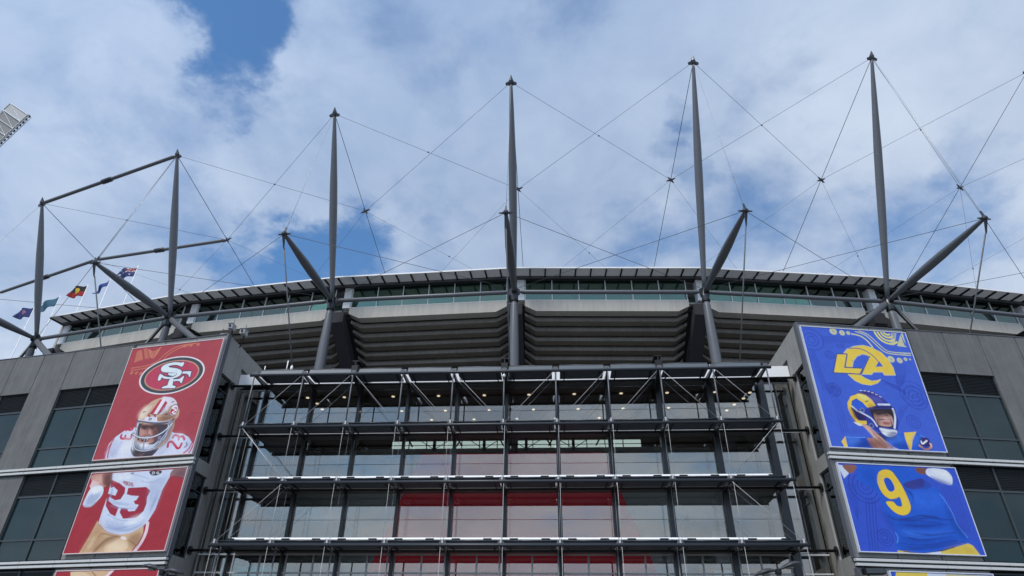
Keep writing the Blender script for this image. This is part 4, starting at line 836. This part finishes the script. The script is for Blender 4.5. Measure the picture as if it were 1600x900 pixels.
bk = M().hexa([(0, 3.0, 31.9), (L_, 3.0, 31.9), (L_, 14.5, 23.2), (0, 14.5, 23.2), (0, 3.0, 32.5), (L_, 3.0, 32.5), (L_, 14.5, 23.8), (0, 14.5, 23.8)]).mesh('bowl_slab', 'dark_core')
ib = M().box(.2, L_-.2, 5.2, 5.4, 32.5, 34.9).mesh('inner_wall', 'interior_grey'); fl = M().box(.2, L_-.2, 2.5, 5.2, 32.4, 32.6).mesh('concourse_floor', 'concrete')
pl_ = M().box(-.35, .38, 2.1, 2.9, 32.62, 34.9).mesh('pier', 'white_paint')
cb = M().box(1.4, L_-1.9, 3.0, 3.6, 32.6, 33.65).mesh('counter', 'eave')
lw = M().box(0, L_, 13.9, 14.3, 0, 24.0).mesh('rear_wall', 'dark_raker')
for i in BAYS:
    bay_piece(spm, 'spandrel_panel', i)
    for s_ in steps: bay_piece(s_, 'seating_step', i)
    for j in range(6):
        bay_piece(gl_, 'glass_pane', i, 1.0+j*pane_w); bay_piece(gu_, 'glass_pane', i, 1.0+j*pane_w)
    for j in range(7): bay_piece(mu_, 'mullion', i, 1.0+j*pane_w)
    bay_piece(tr1, 'sill', i); bay_piece(tr2, 'transom', i)
    for j in range(12): bay_piece(ev, 'eave_panel', i, j*L_/12); bay_piece(rb_, 'eave_rib', i, j*L_/12)
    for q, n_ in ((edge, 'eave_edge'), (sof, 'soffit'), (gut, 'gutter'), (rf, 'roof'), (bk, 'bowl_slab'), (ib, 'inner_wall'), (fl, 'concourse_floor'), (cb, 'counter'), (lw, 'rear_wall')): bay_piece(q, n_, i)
    bay_piece(pl_, 'pier', i, .55)
for i in range(0, 9):
    # raking beam that follows the steps down and in
    a0, a1 = np.array(RP(i, -1.6, 31.9)), np.array(RP(i, -13.5, 22.7)); w_ = np.array([math.cos(th(i)), math.sin(th(i)), 0])*.62; dz = np.array([0, 0, 1.5])
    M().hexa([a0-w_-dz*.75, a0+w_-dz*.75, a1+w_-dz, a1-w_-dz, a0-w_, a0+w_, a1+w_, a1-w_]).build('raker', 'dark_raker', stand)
e0 = M()
q = [RP(0, -2.1, 31.4), RP(0, -2.1, 34.95), RP(0, -14.5, 34.95), RP(0, -14.5, 22.5), RP(0, -3.0, 31.0)]
e0.prism(q, (-.25, .02, 0)).build('end_wall', 'concrete_light', stand)

# ------------------------------------------------------------------ masts with outriggers and their cables
TT = {-1: (5.2, 45.2), 0: (5.48, 46.41), 1: (5.83, 48.47), 2: (6.61, 50.12), 3: (8.1, 50.9), 4: (7.5, 54.38), 5: (8.67, 55.51), 6: (9.0, 56.9), 7: (9.2, 57.9)}
SS_ = {0: (9.6, 32.3), 1: (9.55, 32.43), 2: (10.03, 32.64), 3: (10.78, 32.83), 4: (11.17, 32.65), 5: (12.14, 32.47), 6: (12.4, 32.6), 7: (12.4, 32.6)}
ST = {-1: (-2.5, 43.2), 0: (-2.47, 44.0), 1: (-4.21, 44.67), 2: (-3.78, 45.96), 3: (-4.0, 47.9), 4: (-4.26, 49.4), 5: (-3.43, 50.0), 6: (-2.54, 50.8), 7: (-2.54, 51.2)}
Tp = {i: Vector(RP(i, *v)) for i, v in TT.items()}; Sp = {i: Vector(RP(i, *v)) for i, v in SS_.items()}
Cp = {i: Vector(RP(i, *v)) for i, v in ST.items()}; Np = {i: Vector(RP(i, 0, NZ)) for i in range(-1, 9)}
Rp = {i: Tp[i]+(Cp[i]-Tp[i])*(2.35 if i not in (0, 1) else 2.2) for i in Tp}
names = {0: 'shortest mast, far left beside the flags', 1: 'second mast from the left, above the red banner edge', 2: 'third mast from the left, just left of the atrium centre', 3: 'mast seen head-on behind the centre of the atrium', 4: 'fourth tapered mast with outrigger leaning right over the atrium', 5: 'tallest visible mast with long outrigger above the blue banner', 6: 'mast outside the right edge, only its back stay visible'}
SP = [(0, .20), (.04, .22), (.3, .37), (.45, .40), (.6, .385), (.85, .25), (.97, .16), (1, .13)]
for i in range(0, 7):
    n, t, s_, c = Np[i], Tp[i], Sp[i], Cp[i]
    o_ = Vector((math.sin(th(i)), -math.cos(th(i)), 0)); tg = Vector((math.cos(th(i)), math.sin(th(i)), 0))
    mt = thing('roof_mast', 'spindle-shaped dark grey steel '+names[i], 'mast', tuple(n), 'roof masts around the stand')
    up = (t-n).normalized()
    M().tube(n+up*.3, t, [(q, r*.95) for q, r in SP], 16).build('pole', 'steel_grey', mt, True)
    hd = M(); hd.tube(t-up*.2, t+up*.75, [(0, .22), (.35, .24), (.7, .12), (1, .02)], 8)
    for s2 in (-1, 1): hd.prism([t+tg*.1*s2+up*.1, t+tg*.55*s2-up*.12, t+tg*.5*s2-up*.32, t+tg*.1*s2-up*.35], o_*.08)
    hd.build('mast_head', 'steel_dark', mt)
    pd = (s_-n).normalized()
    M().tube(n+pd*.35, s_, [(q, r*.95) for q, r in SP], 16).build('outrigger', 'steel_grey', mt, True)
    hd = M(); hd.ball(tuple(s_), .24); hd.prism([s_+Vector((0, 0, -.1))-tg*.14, s_+Vector((0, 0, -.1))+tg*.14, s_+Vector((0, 0, -1.15))-o_*.45+tg*.03, s_+Vector((0, 0, -1.15))-o_*.45-tg*.03], o_*.1)
    hd.prism([s_+tg*.12, s_-tg*.12, s_-tg*.05+(t-s_).normalized()*.75, s_+tg*.05+(t-s_).normalized()*.75], o_*.1)
    for s2 in (-1, 1): hd.tube(s_, s_+tg*.55*s2-o_*.05, [(0, .12), (1, .05)], 6)
    hd.build('outrigger_head', 'steel_dark', mt)
    nd = M(); nd.tube(n+Vector((0, 0, -.9)), n+Vector((0, 0, .55)), [(0, .34), (.3, .36), (.7, .22), (1, .16)], 10)
    for k in range(6):
        w = k*math.pi/3; d = tg*math.cos(w)+o_*math.sin(w); nd.prism([n+d*.05+Vector((0, 0, -.55)), n+d*.5+Vector((0, 0, -.25)), n+d*.5+Vector((0, 0, .25)), n+d*.05+Vector((0, 0, .55))], (tg*math.sin(w)-o_*math.cos(w))*.07)
    nd.build('node_plates', 'steel_dark', mt)
    M().tube(n+Vector((0, 0, -.95)), n+Vector((0, 0, -17)), [(0, .24), (.03, .33), (.25, .44), (.5, .47), (1, .4)], 18).build('column', 'steel_grey', mt, True)
    M().tube(n+Vector((0, 0, -.86)), n+Vector((0, 0, -1.0)), .36, 18).build('collar', 'steel_black', mt)
    if i in (0, 1, 5, 6):
        for s2 in (-1, 1):
            big = (s2 > 0) == (i < 3)
            M().tube(n+tg*.25*s2+Vector((0, 0, -.3)), n+tg*s2*(12.6 if big else 8.0)+Vector((0, 0, -9.4 if big else -12.0))-o_*.2, .30 if big else .16, 14).build('brace', 'steel_grey' if big else 'steel_dark', mt, True)
    an = n+o_*1.0+Vector((0, 0, -14.7))
    M().tube(s_+Vector((0, 0, -1.1))-o_*.45, an, .055, 8).build('tie_down', 'cable', mt, True)
    for s2 in ((-1, 1) if i in (1, 5) else (0,)):
        M().tube(s_+tg*.06*s2, t+tg*.10*s2, .017, 6).build('stay_cable', 'galvanised', mt, True)
    M().tube(t, Rp[i], .03, 6).build('back_stay', 'steel_dark', mt, True)
    st_ = M(); st_.ball(tuple(c), .16)
    for k in range(4):
        w = rad(28)+k*math.pi/2; st_.tube(c, c+tg*.62*math.cos(w)+Vector((0, 0, 1))*.5*math.sin(w), [(0, .14), (.6, .09), (1, .03)], 6)
    st_.build('cable_star', 'steel_dark', mt)
# cables strung from mast to mast: one net per bay
where = {0: 'above the red banner and flags', 1: 'left of the first outrigger over the atrium', 2: 'over the left half of the atrium', 3: 'over the right half of the atrium', 4: 'between the two rightmost masts', 5: 'running off the right edge of the sky'}
def cross(p1, p2, p3, p4):
    u_, v_, w_ = p2-p1, p4-p3, p1-p3; a, b, c_, d, e = u_.dot(u_), u_.dot(v_), v_.dot(v_), u_.dot(w_), v_.dot(w_); dn = a*c_-b*b
    return p1+u_*((b*e-c_*d)/dn)
where[6] = 'beyond the rightmost visible cable star'
for i in range(0, 7):
    cn = thing('cable_net', 'thin crossing steel cables with small clamps '+where[i], 'cable net', tuple(Np[i]), 'cable nets between the masts')
    for a, b, r in ((Tp[i], Cp[i+1], .018), (Tp[i+1], Cp[i], .018), (Cp[i], Rp[i+1], .013), (Cp[i+1], Rp[i], .013), (Sp[i], Np[i+1]+Vector((0, 0, .3)), .021), (Sp[i+1], Np[i]+Vector((0, 0, .3)), .021)):
        M().tube(a, b, r, 5).build('cable', 'cable', cn, True)
    for x in (cross(Tp[i], Cp[i+1], Tp[i+1], Cp[i]), cross(Cp[i], Rp[i+1], Cp[i+1], Rp[i])): M().ball(tuple(x), .09, n=8, m=5).build('clamp', 'steel_dark', cn, True)
for i in range(0, 6):
    a, b = Np[i], Np[i+1]; d = (b-a).normalized()
    o = M().tube(a+d*.45, b-d*.45, [(0, .08), (.02, .2), (.98, .2), (1, .08)], 14).build('ring_tube', 'steel_grey', None, True)
    o['label'] = 'horizontal grey ring tube crossing the glass band, '+['far left bay', 'bay above the red banner', 'bay left of atrium centre', 'bay right of atrium centre', 'bay left of the blue banner mast', 'last visible bay on the right', 'bay beyond the right edge'][i]; o['category'] = 'steel tube'; o['group'] = 'ring tubes between mast nodes'
for a, b, lab in ((Tp[0], Tp[1], 'upper grey steel boom joining the tops of the two leftmost masts'), (Cp[0], Cp[1], 'lower grey steel boom passing behind the second mast from the left'), (Cp[-1], Cp[0], 'grey steel boom running off the left edge across the shortest mast')):
    bt_ = thing('steel_boom', lab, 'steel boom', tuple(a), 'booms between the leftmost masts'); d = b-a
    M().tube(a, b, [(0, .06), (.03, .19), (.97, .19), (1, .06)], 14).build('tube', 'steel_grey', bt_, True)
    M().tube(a+d*.455, a+d*.53, [(0, .2), (.08, .28), (.92, .28), (1, .2)], 14).build('sleeve', 'steel_dark', bt_, True)

# ------------------------------------------------------------------ flags behind the left end of the stand
def flagcol(name, rgb): mat('flag_'+name, rgb, 0.8, var=0.08, scale=6)
flagcol('navy', (.02, .035, .15)); flagcol('black', (.01, .01, .01)); flagcol('red', (.32, .015, .02)); flagcol('yellow', (.62, .42, .03)); flagcol('teal', (.035, .12, .19)); flagcol('white', (.5, .5, .52)); flagcol('pink', (.32, .14, .22)); flagcol('blue', (.02, .06, .24))
def flag(x, y, ztop, w, h, droop, colf, mats, lab, zbase):
    t = thing('flagpole', lab, 'flag', (x, y, zbase), 'flags behind the left end of the stand')
    M().tube((x, y, zbase), (x, y, ztop+.25), [(0, .10), (1, .05)], 8).build('pole', 'white_paint', t, True)
    nx, nz = 18, 12; m_ = M()
    for j in range(nz+1):
        for i in range(nx+1):
            u, v = i/nx, j/nz
            for d in (0, 1): pass
            yy = .42*math.sin(u*8+v*2.5)*u**.7; zz_ = ztop-h*v-droop*u**1.3+.10*math.sin(u*6+1)*u
            m_.v.append((x-.08-w*u*(1-.12*droop), y+yy, zz_-(h*.18*u*(1-v) if droop > .8 else 0)))
    for j in range(nz):
        for i in range(nx):
            a = j*(nx+1)+i; m_.f.append((a, a+1, a+nx+2, a+nx+1)); m_.mi.append(colf((i+.5)/nx, (j+.5)/nz))
    o = m_.build('cloth', ['flag_'+q for q in mats], t, True)
    sd_ = o.modifiers.new('thick', 'SOLIDIFY'); sd_.thickness = .02
def aus(u, v):
    if u < .5 and v < .5:
        a, b = abs(u-.25), abs(v-.25)
        if a < .035 or b < .06: return 1
        if a < .06 or b < .09: return 2
        return 2 if abs(a-b) < .05 else 0
    for (p_, q_) in ((.25, .76), (.75, .2), (.75, .8), (.62, .45), (.88, .42)):
        if (u-p_)**2+((v-q_)*.6)**2 < .0022: return 2
    return 0
flag(-67.9, 72, 45.2, 2.2, 1.5, .1, lambda u, v: 1 if (u-.5)**2*1.6+(v-.5)**2 < .045 else 0, ['navy', 'pink'], 'dark blue flag with a pinkish emblem, leftmost and lowest', 22)
flag(-64.9, 72, 46.9, 2.8, 1.5, 1.0, lambda u, v: 0, ['teal'], 'plain teal flag half furled beside the shortest mast', 22)
flag(-61.5, 72, 48.6, 2.2, 1.7, .1, lambda u, v: 2 if (u-.5)**2*1.7+(v-.5)**2 < .06 else (0 if v < .5 else 1), ['black', 'red', 'yellow'], 'black and red flag with a yellow disc flying in the middle', 33)
flag(-58.5, 72, 49.5, 1.9, 1.0, 1.5, lambda u, v: 0, ['blue'], 'narrow blue flag hanging limp right of the yellow disc flag', 34)
flag(-55.2, 72, 51.6, 2.9, 1.6, .5, aus, ['navy', 'red', 'white'], 'navy flag with red and white canton, rightmost of the flags', 35)

# ------------------------------------------------------------------ floodlight tower head cut by the left edge
ft = thing('floodlight_tower', 'white trussed floodlight head entering the picture at the upper left edge', 'light tower', (-79.5, 64, 0))
def FT(px, py, Y): d = ray(px, py); q = CAM+d*((Y-CAM[1])/d[1]); return Vector(q)
a = FT(16, 161, 62); b = FT(43, 179, 62); c = FT(27, 194, 62); d0 = FT(0, 182, 62)
e1 = (c-b)*2.6; dn = Vector((0, 0.7, 0.1)); ln = (d0-c)
A_, B_, C_ = a, b, c; AD = a+(d0-a)*3.2; 
fr = M()
dirn = (FT(-60, 230, 62)-FT(16, 161, 62)).normalized(); Lf = 9.0
cor = [a, b, c+(b-c)*0]
P4 = [a, b, b+dn, a+dn]
for q in P4: fr.tube(q, q+dirn*Lf, .06, 6)
for k in range(7):
    o1 = dirn*(Lf*k/6)
    for m1, m2 in ((0, 1), (1, 2), (2, 3), (3, 0)): fr.tube(P4[m1]+o1, P4[m2]+o1, .045, 6)
    if k < 6:
        o2 = dirn*(Lf*(k+1)/6); fr.tube(P4[0]+o1, P4[1]+o2, .03, 5); fr.tube(P4[1]+o1, P4[2]+o2, .03, 5)
fr.build('truss', 'white_paint', ft)
M().prism([a+dn*.1, b+dn*.1, b+dn*.1+dirn*1.35, a+dn*.1+dirn*1.35], dn*.03).build('panel', 'box_grey', ft)
M().prism([a+dn*.2+dirn*1.5, b+dn*.2+dirn*1.5, b+dn*.2+dirn*Lf, a+dn*.2+dirn*Lf], dn*.03).build('panel', 'panel_grey', ft)
nrm = (b-a).normalized()
M().tube(b+nrm*.12, b+nrm*.12+dirn*Lf, .11, 8).build('rail', 'galvanised', ft)
for k in range(12):
    q = b+nrm*.35+dirn*(.1+k*.62)
    fl_ = M().tube(q, q+nrm*.22+Vector((0, -.1, -.05)), [(0, .14), (1, .26)], 10).build('floodlight', 'steel_dark', ft)
    q2 = q+nrm*.22+Vector((0, -.1, -.05)); M().tube(q2, q2+nrm*.03, .24, 10).build('lens', 'lamp_glass', fl_)
M().tube((-79.5, 64, 0), (-79.5, 64, 68), [(0, .9), (1, .5)], 16).build('pole', 'galvanised', ft, True)
mid = a+dirn*6; M().tube((-79.5, 64, 67.5), tuple(mid+dn*.5), .25, 10).build('arm', 'galvanised', ft)

# ------------------------------------------------------------------ cameras, lamps
def tagm(o, lab, cat, grp=None):
    o['label'] = lab; o['category'] = cat
    if grp: o['group'] = grp
    return o
for k, (x, y, z, lab) in enumerate(((-20.1, 40.0, 23.55, 'left'), (-19.25, 40.3, 23.25, 'right'))):
    t = thing('security_camera', f'boxy grey security camera on the red-banner wing corner, {lab} of the pair', 'camera', (x, y, TOP), 'cameras on the wing corner')
    M().box(x-.17, x+.17, y-.35, y+.25, z-.02, z+.36).build('housing', 'box_grey', t)
    M().box(x-.2, x+.2, y-.42, y+.28, z+.36, z+.39).build('sun_hood', 'box_grey', t)
    M().tube((x, y-.35, z+.16), (x, y-.40, z+.16), .1, 10).build('lens', 'steel_black', t)
    M().tube((x+.0, y+.1, z-.02), (x-.25 if k else x, y+.35, TOP-.6 if k else TOP), .05, 8).build('bracket', 'steel_black', t)
    M().tube((x+.05, y, z+.38), (x+.05, y, z+.85), .018, 6).build('aerial', 'steel_dark', t)
t = thing('antenna_bracket', 'low white antenna unit on the parapet behind the red banner', 'antenna', (-21.2, 40.3, TOP))
M().box(-22.2, -21.0, 40.25, 40.45, TOP+.08, TOP+.22).build('housing', 'white_paint', t); M().box(-21.0, -20.5, 40.2, 40.5, TOP+.02, TOP+.42).build('bracket', 'panel_grey', t)
M().tube((-20.9, 40.3, TOP), (-20.9, 40.3, TOP+.8), .03, 6).build('post', 'steel_dark', t); M().tube((-20.55, 40.25, TOP+.2), (-20.55, 40.05, TOP+.2), .12, 10).build('lens', 'steel_black', t)
def street_lamp(x, y, z, tilt, lab):
    t = thing('street_lamp', lab, 'street lamp', (x, y, 0), 'twin-headed street lamps in front of the building')
    M().tube((x, y, 0), (x, y, z), [(0, .11), (1, .085)], 14).build('pole', 'lamp_grey', t, True)
    M().tube((x, y, z-.08), (x, y, z+.08), .12, 14).build('collar', 'steel_black', t)
    for s_ in (-1, 1):
        h = M(); n = 10
        pr2 = []
        ca, sa = math.cos(tilt), math.sin(tilt)
        # a flattened leaf-shaped head
        rings = [(0.07, .06, .05), (.2, .13, .08), (.38, .23, .12), (.58, .25, .12), (.76, .18, .09), (.88, .06, .035)]
        for (r_, hw, hh) in rings:
            for k in range(n):
                w = 2*math.pi*k/n; lx = s_*r_; lz = .03+hh*math.sin(w)*(1 if math.sin(w) > 0 else .45)+(.06*math.sin(r_*3))
                h.v.append((x+lx*ca, y+hw*math.cos(w), z+lz+lx*sa))
        for j in range(len(rings)-1):
            for k in range(n):
                k2 = (k+1) % n; h.f.append((j*n+k, j*n+k2, (j+1)*n+k2, (j+1)*n+k)); h.mi.append(0)
        h.f.append(tuple(range(n))); h.f.append(tuple((len(rings)-1)*n+k for k in range(n))); h.mi += [0, 0]
        ho = h.build('lamp_head', 'lamp_grey', t, True)
        lz = z-.005+s_*.5*sa; M().box(x+s_*.46*ca-.12, x+s_*.46*ca+.12, y-.09, y+.09, lz-.02, lz+.04).build('lens', 'panel_grey', ho)
street_lamp(-12.0, 26, 5.22, rad(-9), 'dark twin-headed street lamp in front of the red banners')
street_lamp(11.4, 26, 5.30, rad(14), 'dark twin-headed street lamp in front of the glass near the blue banners')
t = thing('wall_floodlight', 'dark box floodlight on the corner below the middle blue banner', 'floodlight', (20.4, 39.3, 7.0))
M().box(20.05, 21.1, 38.9, 39.4, 7.02, 7.34).build('housing', 'steel_black', t); M().box(20.1, 21.05, 38.86, 38.9, 7.06, 7.30).build('lens', 'frame_blue', t); M().tube((20.5, 39.35, 7.1), (20.5, 39.75, 7.1), .06, 8).build('bracket', 'steel_black', t)
